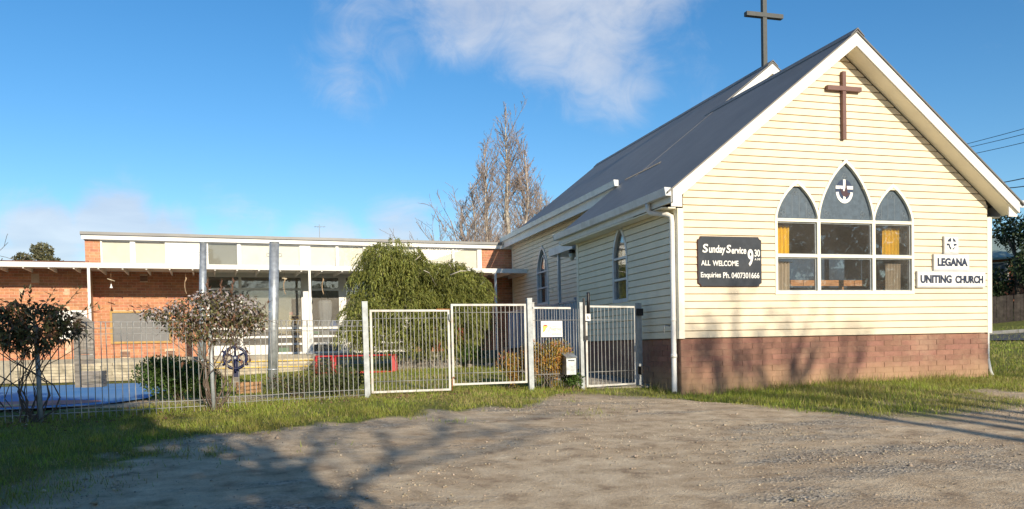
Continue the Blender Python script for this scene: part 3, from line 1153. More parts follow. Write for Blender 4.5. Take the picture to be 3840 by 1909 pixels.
    # --- porch hood on its post
    MB().box(6.88, 8.16, 18.62, 20.4, 3.94, 4.13).build('porch_hood', 'gutter_paint', church)
    MB().box(6.92, 6.99, 19.78, 19.85, 1.5, 3.938).build('porch_post', 'gutter_paint', church)


def emblem(parent, cx, cz, r, y, mw, mb_, mr):
    """disc with a cross, a swooping bird and a bowl-shaped U"""
    ex = r * 1.0
    ez = r * 1.18

    def pt(u, v):
        return (cx + u * ex, cz + v * ez)
    ang = np.linspace(0, 2 * PI, 29)[:-1]
    MB().prism([pt(math.cos(a), math.sin(a)) for a in ang], 'y', y - 0.0045, y).build('emblem_disc', mb_, parent)
    w = MB()
    w.prism([pt(-0.14, 1.0), pt(0.14, 1.0), pt(0.14, 0.02), pt(-0.14, 0.02)], 'y', y - 0.007, y - 0.005)
    w.prism([pt(-1.0, 0.46), pt(-0.15, 0.46), pt(-0.15, 0.20), pt(-1.02, 0.20)], 'y', y - 0.007, y - 0.005)
    w.prism([pt(0.15, 0.46), pt(1.0, 0.46), pt(1.0, 0.18), pt(0.15, 0.18)], 'y', y - 0.007, y - 0.005)
    w.prism([pt(-0.13, -0.40), pt(0.13, -0.40), pt(0.13, -0.72), pt(-0.13, -0.72)], 'y', y - 0.007, y - 0.005)
    a0 = np.linspace(PI + 0.08, 2 * PI - 0.08, 15)
    w.ring([pt(math.cos(a), math.sin(a)) for a in a0] + [pt(0.68 * math.cos(a), 0.70 * math.sin(a)) for a in a0[::-1]][:0] + [pt(math.cos(a0[-1]), math.sin(a0[-1]))],
           [pt(0.68 * math.cos(a), 0.70 * math.sin(a)) for a in a0] + [pt(0.68 * math.cos(a0[-1]), 0.70 * math.sin(a0[-1]))], 'y', y - 0.007, y - 0.005) if False else None
    for p, q in zip(a0[:-1], a0[1:]):
        w.prism([pt(math.cos(p), math.sin(p)), pt(math.cos(q), math.sin(q)), pt(0.68 * math.cos(q), 0.70 * math.sin(q)), pt(0.68 * math.cos(p), 0.70 * math.sin(p))], 'y', y - 0.007, y - 0.005)
    w.build('emblem_cross', mw, parent)
    b = MB()
    b.prism([pt(0.16, 0.86), pt(0.30, 0.30), pt(0.36, -0.12), pt(0.80, -0.18), pt(0.52, -0.26), pt(0.34, -0.42), pt(0.05, -0.46), pt(-0.28, -0.30),
             pt(-0.58, 0.30), pt(-0.30, 0.12), pt(-0.02, -0.02), pt(0.10, 0.30)], 'y', y - 0.009, y - 0.0075)
    b.build('emblem_bird', mr, parent)


build_church()


def curtain(label, x0, x1, z0, z1, m, y=13.06, flare=0.0):
    n = 26
    f, b = MB(), None
    V, Fc = [], []
    for j, (z, k) in enumerate(((z1, 0.0), ((z0 + z1) / 2, 0.5), (z0, 1.0))):
        for i in range(n + 1):
            t = i / n
            x = x0 + (x1 - x0) * t + flare * k * (t - 0.5)
            V.append((x, y + 0.022 * math.sin(t * 2 * PI * 5.2 + 0.5 * k) + 0.008 * math.sin(t * 31), z + 0.006 * math.sin(t * 2 * PI * 5.2) * (j == 0)))
    for j in range(2):
        for i in range(n):
            a = j * (n + 1) + i
            Fc.append((a, a + 1, a + n + 2, a + n + 1))
    f.add(V, Fc, True)
    f.add([(p[0], p[1] + 0.006, p[2]) for p in V], [tuple(reversed(q)) for q in Fc], True)
    o = f.build('curtain', m, None)
    tag(o, label, 'curtain', 'curtains behind the three-light window')
    MB().tube([(x0 - 0.03, y, z1 - 0.012), (x1 + 0.05, y, z1 - 0.012)], 0.006, 6).build('curtain_rod', 'galv_dull', o)


curtain('yellow curtain in the upper left pane of the arched window', 8.65, 9.04, 3.16, 3.71, 'curtain_yellow')
curtain('yellow curtain in the upper right pane of the arched window', 11.06, 11.45, 3.14, 3.71, 'curtain_yellow')
curtain('beige curtain in the lower left pane of the arched window', 8.66, 9.04, 2.44, 3.06, 'curtain_beige')
curtain('beige curtain in the lower right pane of the arched window', 11.13, 11.47, 2.42, 3.04, 'curtain_beige')


def side_curtain():
    f = MB()
    V, Fc = [], []
    n = 20
    for z in (3.90, 3.2, 2.5):
        for i in range(n + 1):
            t = i / n
            V.append((6.84 + 0.02 * math.sin(t * 2 * PI * 4), 14.98 + 0.70 * t, z))
    for j in range(2):
        for i in range(n):
            a = j * (n + 1) + i
            Fc.append((a, a + 1, a + n + 2, a + n + 1))
    f.add(V, Fc, True)
    f.add([(p[0] + 0.006, p[1], p[2]) for p in V], [tuple(reversed(q)) for q in Fc], True)
    o = f.build('curtain', 'curtain_yellow', None)
    tag(o, 'amber curtain behind the narrow pointed window nearest the church corner', 'curtain')


side_curtain()


def build_pew():
    t = thing('pew', 'orange-brown wooden pew standing inside behind the arched church window', 'pew', (10.5, 13.6, 1.72))
    for a, b in ((9.10, 9.70), (9.71, 10.85), (10.86, 11.62)):
        MB().box(a, b, 13.60, 13.635, 2.66, 2.77).build('back_rail', 'warm_timber', t)
    for x in (9.2, 10.60, 11.5):
        MB().box(x - 0.04, x + 0.04, 13.637, 13.69, 1.72, 2.74).build('leg', 'warm_timber', t)
    MB().box(9.10, 11.62, 13.20, 13.58, 2.13, 2.17).build('seat', 'warm_timber', t)
    for x in (9.2, 11.5):
        MB().box(x - 0.03, x + 0.03, 13.24, 13.30, 1.72, 2.128).build('leg', 'warm_timber', t)


build_pew()


def build_crosses():
    t = thing('wall_cross', 'brown wooden cross fixed high on the cream church gable', 'cross', (10.05, YF - 0.05, 5.26))
    MB().box(10.02 - 0.036, 10.02 + 0.036, YF - 0.105, YF - 0.032, 5.26, 6.475).build('upright', 'cross_brown', t)
    MB().box(10.02 - 0.36, 10.02 + 0.36, YF - 0.118, YF - 0.033, 6.125, 6.205).build('arm', 'cross_brown', t)
    t = thing('roof_cross', 'tall dark grey cross standing on the church ridge against the sky', 'cross', (NX, 17.55, 8.25))
    MB().box(NX - 0.054, NX + 0.054, 17.50, 17.60, 8.22, 10.3).build('upright', 'cross_grey', t)
    MB().box(NX - 0.50, NX + 0.50, 17.485, 17.615, 9.41, 9.51).build('arm', 'cross_grey', t)


build_crosses()


def build_signs():
    y0 = YF - 0.034
    # black service board with notched corners
    t = thing('service_board', 'black painted board with white service times beside the arched window', 'sign', (7.665, y0, 2.588))
    a, b, c, d = 7.04, 8.29, 2.588, 3.457
    k = 0.055
    loop = [(a + k, c), (b - k, c), (b - k * .9, c + k * .5), (b - k * .4, c + k * .9), (b, c + k), (b, d - k), (b - k * .4, d - k * .9), (b - k * .9, d - k * .5),
            (b - k, d), (a + k, d), (a + k * .9, d - k * .5), (a + k * .4, d - k * .9), (a, d - k), (a, c + k), (a + k * .4, c + k * .9), (a + k * .9, c + k * .5)]
    MB().prism(loop, 'y', y0 - 0.028, y0).build('board', 'sign_edge', t)
    q = [((x - 7.665) * 0.992 + 7.665, (z - 3.02) * 0.99 + 3.02) for x, z in loop]
    MB().prism(q, 'y', y0 - 0.031, y0 - 0.029).build('painted_face', 'sign_black', t)

    def S(px0, px1, py0, py1):
        fx = lambda p: a + (p - 205) / (1590 - 205) * (b - a)
        fz = lambda p: d - (p - 92) / (1190 - 92) * (d - c)
        return fx(px0), fx(px1), fz(py1), fz(py0)
    yl = y0 - 0.0315
    for body, bx, sh in (('S', (300, 420, 262, 452), 0.12), ('unday', (438, 795, 285, 505), 0.10), ('S', (812, 915, 275, 455), 0.12), ('ervice', (925, 1250, 325, 470), 0.08)):
        lettering(body, *S(*bx), yl, 'letter_white', t, bold=0.022, shear=sh)
    for body, bx, bo in (('ALL', (268, 465, 620, 732), .02), ('WELCOME', (515, 1075, 622, 742), .02), ('9', (1280, 1405, 362, 742), .03), ('30', (1430, 1552, 370, 530), .02),
                         ('A', (1432, 1475, 562, 610), .03), ('M', (1496, 1550, 562, 612), .03), ('Enquiries', (258, 690, 878, 1030), .014), ('Ph.', (738, 888, 880, 1008), .02),
                         ('0407301666', (920, 1536, 882, 1012), .018)):
        lettering(body, *S(*bx), yl, 'letter_white', t, bold=bo)

    def white_sign(label, a, b, c, d):
        t = thing('church_sign', label, 'sign', ((a + b) / 2, y0, c), 'white signs stacked on the cream wall')
        MB().box(a, b, y0 - 0.045, y0, c, d).build('sign_box', 'sign_rim', t)
        MB().box(a + 0.012, b - 0.012, y0 - 0.049, y0 - 0.0455, c + 0.03, d - 0.022).build('sign_face', 'sign_white', t)
        return t
    U = (11.612, 13.205, 2.568, 2.882)
    Lg = (11.994, 12.822, 2.886, 3.203)
    E = (12.236, 12.570, 3.207, 3.544)
    t = white_sign('long white sign reading UNITING CHURCH, lowest of the white signs', *U)
    fx = lambda p: U[0] + (p - 88) / (1570 - 88) * (U[1] - U[0])
    fz = lambda p: U[3] - (p - 857) / (1217 - 857) * (U[3] - U[2])
    lettering('UNITING', fx(150), fx(820), fz(1122), fz(945), y0 - 0.0495, 'letter_navy', t, bold=0.045)
    lettering('CHURCH', fx(900), fx(1515), fz(1125), fz(955), y0 - 0.0495, 'letter_navy', t, bold=0.045)
    t = white_sign('white sign reading LEGANA between the emblem and the long sign', *Lg)
    fx = lambda p: Lg[0] + (p - 450) / (1220 - 450) * (Lg[1] - Lg[0])
    fz = lambda p: Lg[3] - (p - 488) / (852 - 488) * (Lg[3] - Lg[2])
    lettering('LEGANA', fx(525), fx(1178), fz(752), fz(574), y0 - 0.0495, 'letter_navy', t, bold=0.045)
    t = white_sign('small square white sign with a cross emblem above the LEGANA sign', *E)
    emblem(t, 12.405, 3.375, 0.115, y0 - 0.0495, 'sign_white', 'letter_navy', 'sign_white')


build_signs()

t = thing('porch_light', 'brown bulkhead light with frosted glass under the porch hood', 'light', (6.98, 18.92, 3.78))
MB().tube([(6.98, 18.92, 3.935), (6.98, 18.92, 3.86)], [0.075, 0.085], 10).build('cap', 'lamp_brown', t)
MB().tube([(6.98, 18.92, 3.858), (6.98, 18.92, 3.74), (6.98, 18.92, 3.70)], [0.075, 0.06, 0.03], 10).build('glass_bowl', 'lamp_glass', t)


def corr(mb, x, y0, y1, z0, z1, period=0.19, depth=0.03, ztop=None):
    """ribbed steel sheet on plane x, running along y"""
    pts = []
    y = y0
    while y < y1:
        for f, o in ((0, 0), (0.30, 0), (0.42, 1), (0.72, 1)):
            if y + f * period < y1:
                pts.append((y + f * period, x - o * depth))
        y += period
    pts.append((y1, x))
    V, Fc = [], []
    for p, xx in pts:
        V += [(xx, p, z0), (xx, p, z1)]
    for i in range(len(pts) - 1):
        Fc.append((2 * i, 2 * i + 2, 2 * i + 3, 2 * i + 1))
    n = len(V)
    mb.add(V, Fc)
    mb.add([(a + 0.004, b, c) for a, b, c in V], [tuple(reversed(f)) for f in Fc])


def build_ramp():
    t = thing('access_ramp', 'blue-grey ribbed steel sided ramp along the church side wall', 'ramp', (7.3, 21.5, 1.0))
    y = 18.5
    spans = [(18.5, 19.5, 0.98), (19.52, 20.5, 1.1), (20.52, 21.9, 1.45), (21.92, 23.3, 1.52), (23.32, 24.7, 1.58)]
    for a, b, z in spans:
        mb = MB()
        corr(mb, 6.95, a, b, z, 2.66)
        mb.build('steel_sheet', 'ramp_sheet', t)
    MB().bar((6.945, 18.48, 2.69), (6.945, 24.72, 2.69), 0.05, 0.04).build('handrail', 'ramp_sheet', t)
    for y in (18.49, 20.51, 22.6, 24.7):
        MB().box(6.97, 7.03, y - 0.03, y + 0.03, 1.0, 2.668).build('post', 'ramp_sheet', t)
    mb = MB()
    mb.prism([(18.5, 1.50), (25.6, 1.62), (25.6, 1.52), (18.5, 1.40)], 'x', 7.04, 8.15)
    mb.build('deck', 'grey_timber', t)
    mb = MB()
    corr(mb, 7.45, 18.72, 20.12, 2.40, 2.86, 0.17)
    mb.build('landing_screen', 'ramp_sheet', t)


build_ramp()

# paved path inside the pedestrian gate
def strip_on_ground(name, quads, m, lift, thick=0.0):
    mb = MB()
    for q in quads:
        v = [(x, y, float(ground_z(x, y)) + lift) for x, y in q]
        mb.add(v, [tuple(range(len(v)))])
    return mb.build(name, m, None)


qs = []
n = 30
for i in range(n):
    y0, y1 = 13.85 + i * 0.16, 13.85 + i * 0.16 + 0.15
    xl = 5.32 + 0.0 * i
    qs.append([(xl, y0), (6.68, y0), (6.68, y1), (xl, y1)])
path = MB()
for q in qs:
    z = float(ground_z(6.0, q[0][1])) + 0.02
    path.box(q[0][0], q[1][0], q[0][1], q[2][1], z - 0.1, z + 0.002)
tag(path.build('path', 'path_concrete', None), 'pale boarded path beside the church side wall', kind='structure')

# ------------------------------------------------------------------ school building (own frame: s along the front, o inwards, z up)
SANG = math.radians(4.3)
school = thing('school_hall', 'low orange brick hall with white clerestory windows and verandah', 'building', (-5.0, 27.5, 0.0), rotz=SANG)


def sch_world(s, o, z):
    return (-5 + s * math.cos(SANG) - o * math.sin(SANG), 27.5 + s * math.sin(SANG) + o * math.cos(SANG), z)


def brick_field(s0, s1, z0, z1, o, holes, parts, mass):
    """bond of bricks on the plane o; parts collects single bricks, mass collects joined ones"""
    k = 0
    z = z0
    while z + 0.07 < z1:
        x = s0 - (0.125 if k % 2 else 0.0)
        while x < s1:
            a, b = max(x, s0), min(x + 0.24, s1)
            x += 0.25
            if b - a < 0.03:
                continue
            skip = False
            for h0, h1, g0, g1 in holes:
                if a < h1 and b > h0 and z < g1 and z + 0.076 > g0:
                    if a < h0 - 0.03:
                        b = h0
                    elif b > h1 + 0.03:
                        a = h1
                    else:
                        skip = True
            if skip or b - a < 0.03:
                continue
            (parts if parts is not None else mass).append((a, b, z, o))
        z += 0.086
        k += 1


def build_school():
    parts, mass = [], []
    vents = [(0.39, 0.67, 1.55, 1.72), (1.68, 1.95, 1.54, 1.71), (1.01, 1.23, 3.88, 4.04)]
    board = (0.14, 1.86, 1.96, 2.95)
    brick_field(-0.34, 2.92, 1.525, 3.42, 0, vents + [board], parts, None)
    brick_field(-0.34, 2.92, 3.417, 4.36, 0, vents, None, mass)
    slots = [(-1.94, -1.81, 1.73, 3.06), (-0.975, -0.855, 1.72, 3.06), (-0.98, -0.84, 3.41, 3.51), (-1.82, -1.61, 3.83, 3.99), (-2.14, -2.0, 3.41, 3.51)]
    brick_field(-6.0, -0.36, 1.525, 4.30, -0.65, slots, None, mass)
    brick_field(-0.48, -0.06, 4.33, 5.14, 0, [], None, mass)
    brick_field(12.1, 13.6, 4.33, 5.14, 0, [], None, mass)
    brick_field(9.5, 13.6, 1.525, 4.15, 0, [], None, mass)
    cache = {}
    if len(parts) > 300:
        mass += parts[300:]
        parts = parts[:300]
    for a, b, z, o in parts:
        w = round(b - a, 3)
        if w not in cache:
            cache[w] = MB().box(-w / 2, w / 2, 0, 0.06, 0, 0.076).mesh('brick', 'brick')
        place('brick', cache[w], ((a + b) / 2, o + random.uniform(-0.003, 0.003), z), school)
    mb = MB()
    for a, b, z, o in mass:
        j = random.uniform(-0.003, 0.003)
        mb.box(a, b, o + j, o + 0.06, z, z + 0.076)
    o_ = mb.build('brickwork', 'brick_mass', school)
    o_['kind'] = 'stuff'
    # mortar bed behind the bricks
    mb = []
    bx = lambda *a: MB().box(*a).build('mortar', 'brick_mortar', school)
    bx(-0.36, 2.925, 0.006, 0.22, 1.52, 4.37)
    bx(-9.0, -0.345, -0.644, -0.45, 1.52, 4.31)
    bx(-0.48, -0.056, 0.0065, 0.2, 4.372, 5.145)
    bx(-0.345, -0.30, -0.64, 0.005, 1.52, 4.31)
    bx(12.105, 14.4, 0.0065, 0.2, 4.332, 5.145)
    bx(9.5, 14.4, 0.006, 0.2, 1.52, 4.33)

    for h0, h1, z0, z1 in vents:
        v = MB()
        for k in range(4):
            hh = (z1 - z0) / 4
            v.box(h0 + 0.005, h1 - 0.005, 0.002, 0.03, z0 + k * hh + 0.006, z0 + (k + 1) * hh - 0.006)
        v.build('air_vent', 'vent_brown', school)
    for h0, h1, z0, z1 in slots:
        MB().box(h0 + 0.002, h1 - 0.002, -0.635, -0.60, z0, z1).build('slot_window' if z1 - z0 > .5 else 'air_vent', 'slot_dark', school)
    # notice board
    f = MB()
    f.ring([(0.14, 1.96), (1.86, 1.96), (1.86, 2.95), (0.14, 2.95)], [(0.205, 2.025), (1.80, 2.025), (1.80, 2.90), (0.205, 2.90)], 'y', -0.05, 0.003)
    nb = f.build('notice_board', 'board_frame', school)
    MB().box(0.2055, 1.7995, -0.02, 0.0, 2.0255, 2.8995).build('panel', 'board_grey', nb)
    # slab, terrace edge
    MB().box(-9.0, 14.4, -2.15, 4.2, 0.9, 1.52).build('slab', 'concrete', school)
    # verandah roof
    MB().box(-9.0, 14.4, -1.93, -0.02, 4.16, 4.20).build('verandah_roof', 'white_paint', school)
    MB().box(-9.0, 9.6, -1.965, -1.935, 4.085, 4.225).build('fascia', 'white_paint', school)
    MB().box(9.602, 14.4, -1.965, -1.935, 4.083, 4.225).build('fascia', 'white_paint', school)
    s = -8.6
    while s < 14:
        MB().box(s - 0.02, s + 0.02, -1.93, -0.02, 4.05, 4.158).build('rafter', 'white_paint', school)
        s += 0.62
    for s in (-0.17, 5.90, 11.94):
        MB().box(s - 0.035, s + 0.035, -1.96, -1.89, 1.52, 4.082).build('verandah_post', 'white_paint', school)
    # upper roof
    MB().box(-0.55, 14.4, -0.14, -0.11, 5.115, 5.245).build('fascia', 'white_paint', school)
    mb = MB()
    mb.prism([(-0.20, 5.25), (4.4, 5.05), (4.4, 5.12), (-0.20, 5.335)], 'x', -0.58, 14.45)
    mb.build('roof', 'roof_grey', school)
    MB().box(-0.55, 14.4, -0.108, 4.3, 5.16, 5.2).build('ceiling', 'room_pale', school)
    MB().box(-0.5, 14.4, 4.1, 4.3, 1.5, 5.05).build('back_wall', 'room_pale', school)
    MB().box(-0.5, -0.3, 0.22, 4.1, 1.5, 5.1).build('end_wall', 'house_wall', school)
    MB().box(2.90, 14.4, 0.3, 3.9, 4.30, 4.34).build('inner_ceiling', 'room_pale', school)
    # clerestory lights
    cl = [(-0.02, 0.77), (0.90, 1.76), ('panel', 1.80, 2.96), (3.0, 3.89), (3.98, 4.88), (4.93, 5.83), ('panel', 5.86, 6.14), (6.16, 7.0), (7.08, 7.92), (8.0, 8.84), (8.9, 9.70), (9.75, 11.03), (11.09, 11.95)]
    z0, z1 = 4.40, 5.09
    MB().box(-0.055, 12.10, -0.035, 0.10, 4.33, z0).build('clerestory_sill', 'white_paint', school)
    MB().box(-0.055, 12.10, -0.03, 0.10, z1, 5.14).build('clerestory_head', 'white_paint', school)
    prev = -0.055
    for c in cl:
        a, b = (c[1], c[2]) if c[0] == 'panel' else c
        MB().box(prev, a, -0.034, 0.09, z0 + .0005, z1 - .0005).build('mullion', 'white_paint', school)
        if c[0] == 'panel':
            MB().box(a, b, -0.02, 0.05, z0 + .0005, z1 - .0005).build('infill_panel', 'blind_white', school)
        else:
            w = MB().ring([(a, z0), (b, z0), (b, z1), (a, z1)], [(a + .012, z0 + .012), (b - .012, z0 + .012), (b - .012, z1 - .012), (a + .012, z1 - .012)], 'y', -0.01, 0.03).build('window', 'white_paint', school)
            MB().box(a + 0.01, b - 0.01, 0.008, 0.012, z0 + 0.01, z1 - 0.01).build('pane', 'glass', w)
            MB().box(a + 0.004, b - 0.004, 0.055, 0.06, z0 + 0.004, z1 - 0.004).build('blind', 'blind_shaded' if abs(a - 3.0) < .01 else 'blind', w)
        prev = b
    MB().box(prev, 12.10, -0.034, 0.09, z0 + .0005, z1 - .0005).build('mullion', 'white_paint', school)
    # glazed front under the verandah
    MB().box(2.925, 9.5, -0.03, 0.08, 4.03, 4.10).build('window_head', 'white_paint', school)
    MB().box(2.925, 9.5, -0.025, 0.07, 4.10, 4.33).build('header_panel', 'white_paint', school)
    cols = [(2.99, 3.90), (3.98, 4.86), (5.0, 5.84), (6.18, 7.06), (7.30, 8.2), (8.3, 9.2)]
    prev = 2.925
    for i, (a, b) in enumerate(cols):
        MB().box(prev, a, -0.034, 0.08, 1.53, 4.029).build('mullion', 'white_paint', school)
        w = MB().box(a, b, -0.02, 0.06, 3.61, 3.68).build('window', 'white_paint', school)
        MB().box(a, b, 0.01, 0.014, 3.681, 4.029).build('pane', 'glass_dim', w)
        bot = 1.84 if i < 2 else 1.60
        MB().box(a, b, 0.01, 0.014, bot, 3.609).build('pane', 'glass_dim', w)
        MB().box(a, b, -0.022, 0.06, 1.53, bot).build('sill_panel', 'white_paint', w)
        for z in (2.38, 2.10, 1.86):
            if z > bot + 0.05:
                MB().box(a, b, -0.028, 0.008, z - 0.035, z + 0.035).build('rail', 'white_paint', w)
        prev = b
    MB().box(prev, 9.52, -0.034, 0.08, 1.53, 4.029).build('mullion', 'white_paint', school)
    # white board beside the post
    MB().box(5.70, 5.86, -1.90, -1.86, 1.53, 3.45).build('post_board', 'white_paint', school)


build_school()


def at_s(s, o, z):
    return Vector(sch_world(s, o, z))


def build_school_things():
    # things behind the glass
    def in_room(name, label, cat, s, o, z):
        return thing(name, label, cat, sch_world(s, o, z))

    def sb(t, nm, m, s0, s1, o0, o1, z0, z1):
        p = [sch_world(s, o, z) for z in (z0, z1) for o in (o0, o1) for s in (s0, s1)]
        mb = MB().add(p, [(0, 2, 3, 1), (4, 5, 7, 6), (0, 1, 5, 4), (2, 6, 7, 3), (0, 4, 6, 2), (1, 3, 7, 5)])
        return mb.build(nm, m, t)
    t = in_room('toy_shelf', 'tall yellow wooden shelf just inside the hall window', 'shelf', 5.62, 0.4, 1.53)
    for z in (1.66, 1.95, 2.24, 2.53, 2.80):
        sb(t, 'shelf_board', 'toy_yellow', 5.48, 5.80, 0.2, 0.5, z - 0.02, z)
    sb(t, 'back_panel', 'toy_yellow', 5.48, 5.80, 0.45, 0.49, 1.53, 2.81)
    for s in (5.46, 5.80):
        sb(t, 'side_panel', 'toy_yellow', s, s + 0.02, 0.2, 0.5, 1.53, 2.82)
    t = in_room('toy_block', 'small red block on top of the yellow shelf', 'toy', 5.50, 0.3, 2.825)
    sb(t, 'block_body', 'toy_red', 5.47, 5.58, 0.25, 0.36, 2.824, 2.92)
    t = in_room('storage_tub', 'green plastic tub on the floor inside the hall window', 'tub', 5.25, 0.35, 1.53)
    sb(t, 'tub_body', 'toy_green', 5.10, 5.42, 0.2, 0.45, 1.53, 1.80)
    sb(t, 'tub_lid', 'toy_green', 5.08, 5.44, 0.18, 0.47, 1.801, 1.83)
    t = in_room('play_table', 'dark low play table deeper inside the hall', 'table', 5.2, 1.3, 1.53)
    sb(t, 'table_top', 'room_dark', 4.4, 6.0, 1.0, 1.8, 2.05, 2.10)
    for s in (4.5, 5.9):
        sb(t, 'leg', 'room_dark', s - 0.03, s + 0.03, 1.1, 1.16, 1.52, 2.05)
    t = in_room('drink_bottle', 'blue bottle standing beside the yellow shelf', 'bottle', 5.36, 0.7, 1.53)
    a, b = at_s(5.36, 0.5, 1.83), at_s(5.36, 0.5, 2.03)
    mb = MB().tube([at_s(5.34, 0.33, 1.84), at_s(5.34, 0.33, 2.03), at_s(5.34, 0.33, 2.07)], [0.05, 0.05, 0.025], 8)
    mb.build('bottle_body', 'toy_blue', t)
    for i, (s, m, lab) in enumerate(((6.95, 'toy_blue', 'blue storage box stacked inside the hall beside the white net'), (6.40, 'toy_green', 'green cushion on the sill inside the hall under the white net'))):
        t = in_room('storage_box' if i == 0 else 'cushion', lab, 'box' if i == 0 else 'cushion', s, 0.5, 1.53)
        if i == 0:
            sb(t, 'box_body', m, s - 0.16, s + 0.12, 0.3, 0.7, 1.55, 1.88)
            sb(t, 'box_body', 'toy_blue', s - 0.2, s + 0.1, 0.35, 0.75, 2.3, 2.62)
            sb(t, 'shelf_board', 'room_pale', s - 0.3, s + 0.15, 0.3, 0.8, 2.24, 2.29)
            sb(t, 'shelf_upright', 'room_pale', s - 0.3, s - 0.26, 0.3, 0.8, 1.53, 2.24)
        else:
            sb(t, 'cushion_body', m, s - 0.16, s + 0.5, 0.60, 0.85, 2.12, 2.28)
            sb(t, 'ledge', 'room_pale', s - 0.2, s + 0.55, 0.58, 0.9, 2.07, 2.118)
    # hanging net
    c = at_s(6.64, 0.30, 0)
    t = thing('net_canopy', 'white gathered net canopy hanging inside the hall window', 'net', (c.x, c.y, 1.6))
    prof = [(3.62, 0.02), (3.30, 0.20), (3.22, 0.23), (2.8, 0.21), (2.4, 0.14), (2.05, 0.10), (1.6, 0.16)]
    V, Fc = [], []
    n = 40
    for z, r in prof:
        for k in range(n):
            a = 2 * PI * k / n
            rr = r * (1 + 0.07 * math.sin(a * 9))
            V.append((c.x + rr * math.cos(a), c.y + rr * math.sin(a), z))
    for j in range(len(prof) - 1):
        for k in range(n):
            if (k % 5 == 0) and j in (0,):
                continue
            Fc.append((j * n + k, j * n + (k + 1) % n, (j + 1) * n + (k + 1) % n, (j + 1) * n + k))
    mb = MB()
    mb.add(V, Fc[n - 8:], True)
    mb.build('net_drape', 'net', t)
    MB().tube([(c.x + 0.23 * math.cos(a), c.y + 0.23 * math.sin(a), 3.22) for a in np.linspace(0, 2 * PI, 25)], 0.014, 6).build('hoop', 'sign_white', t)
    mb = MB()
    for k in range(5):
        a = 2 * PI * k / 5
        mb.tube([(c.x, c.y, 3.7), (c.x + 0.23 * math.cos(a), c.y + 0.23 * math.sin(a), 3.22)], 0.006, 4)
    mb.tube([(c.x, c.y, 3.7), (c.x, c.y, 4.3)], 0.006, 4)
    mb.build('cord', 'net', t)
    # hanging ornaments along the verandah
    p = at_s(0.36, -1.6, 0)
    t = thing('hanging_bell', 'white bell hanging under a slanted stick from the verandah', 'ornament', (p.x, p.y, 3.55), 'ornaments hanging from the verandah')
    MB().tube([(p.x, p.y, 4.08), (p.x, p.y, 3.66)], 0.004, 4).build('cord', 'rope', t)
    MB().tube([(p.x - 0.1, p.y, 3.81), (p.x + 0.1, p.y, 3.74)], 0.014, 6).build('stick', 'pale_timber', t)
    MB().tube([(p.x, p.y, 3.66), (p.x, p.y, 3.61), (p.x, p.y, 3.55), (p.x, p.y, 3.54)], [0.012, 0.02, 0.042, 0.046], 8).build('bell', 'sign_white', t)
    for s, lab, stick in ((2.36, 'knotted rope ornament hanging before the brick end of the verandah', 0), (5.19, 'rope and driftwood ornament hanging left of the white verandah post', 1),
                          (6.35, 'knotted rope ornament hanging over the white net canopy', 0)):
        p = at_s(s, -1.6, 0)
        t = thing('hanging_rope', lab, 'ornament', (p.x, p.y, 3.3), 'ornaments hanging from the verandah')
        MB().tube([(p.x, p.y, 4.08), (p.x, p.y, 3.85)], 0.004, 4).build('cord', 'rope', t)
        MB().tube([(p.x, p.y, 3.87), (p.x + 0.012, p.y, 3.83), (p.x - 0.03, p.y, 3.72), (p.x - 0.035, p.y, 3.6), (p.x - 0.02, p.y, 3.48), (p.x + 0.01, p.y, 3.38)], [0.02, 0.026, 0.013, 0.014, 0.013, 0.016], 6).build('rope_tail', 'rope', t)
        if stick:
            MB().tube([(p.x - 0.08, p.y, 3.87), (p.x + 0.07, p.y, 3.85)], 0.024, 6).build('driftwood', 'pale_timber', t)
    # white sheet fixed on the left wall
    t = thing('wall_sheet', 'white weatherproof sheet fixed to the brick wall behind the first vine', 'sign', sch_world(-0.8, -0.68, 2.1))
    p = [sch_world(s, o, z) for z in (2.12, 2.95) for o in (-0.69, -0.66) for s in (-1.2, -0.40)]
    MB().add(p, [(0, 2, 3, 1), (4, 5, 7, 6), (0, 1, 5, 4), (2, 6, 7, 3), (0, 4, 6, 2), (1, 3, 7, 5)]).build('sheet', 'sign_white', t)


build_school_things()


# ------------------------------------------------------------------ playground
def flat_on_ground(name, poly, m, lift, label, kind='structure'):
    """sheet draped on the ground: polygon filled with a fine grid clipped by scan lines"""
    pts = np.array(poly)
    y0, y1 = pts[:, 1].min(), pts[:, 1].max()
    ys = np.linspace(y0, y1, 40)
    mb = MB()
    rows = []
    for y in ys:
        xs = []
        for i in range(len(pts)):
            a, b = pts[i], pts[(i + 1) % len(pts)]
            if (a[1] <= y) != (b[1] <= y):
                xs.append(a[0] + (y - a[1]) / (b[1] - a[1]) * (b[0] - a[0]))
        if len(xs) >= 2:
            rows.append((y, min(xs), max(xs)))
    V, Fc = [], []
    n = 16
    for y, a, b in rows:
        for k in range(n + 1):
            x = a + (b - a) * k / n
            V.append((x, y, float(ground_z(x, y)) + lift))
    for j in range(len(rows) - 1):
        for k in range(n):
            q = j * (n + 1) + k
            Fc.append((q, q + 1, q + n + 2, q + n + 1))
    mb.add(V, Fc, True)
    o = mb.build(name, m, None)
    return tag(o, label, kind=kind)


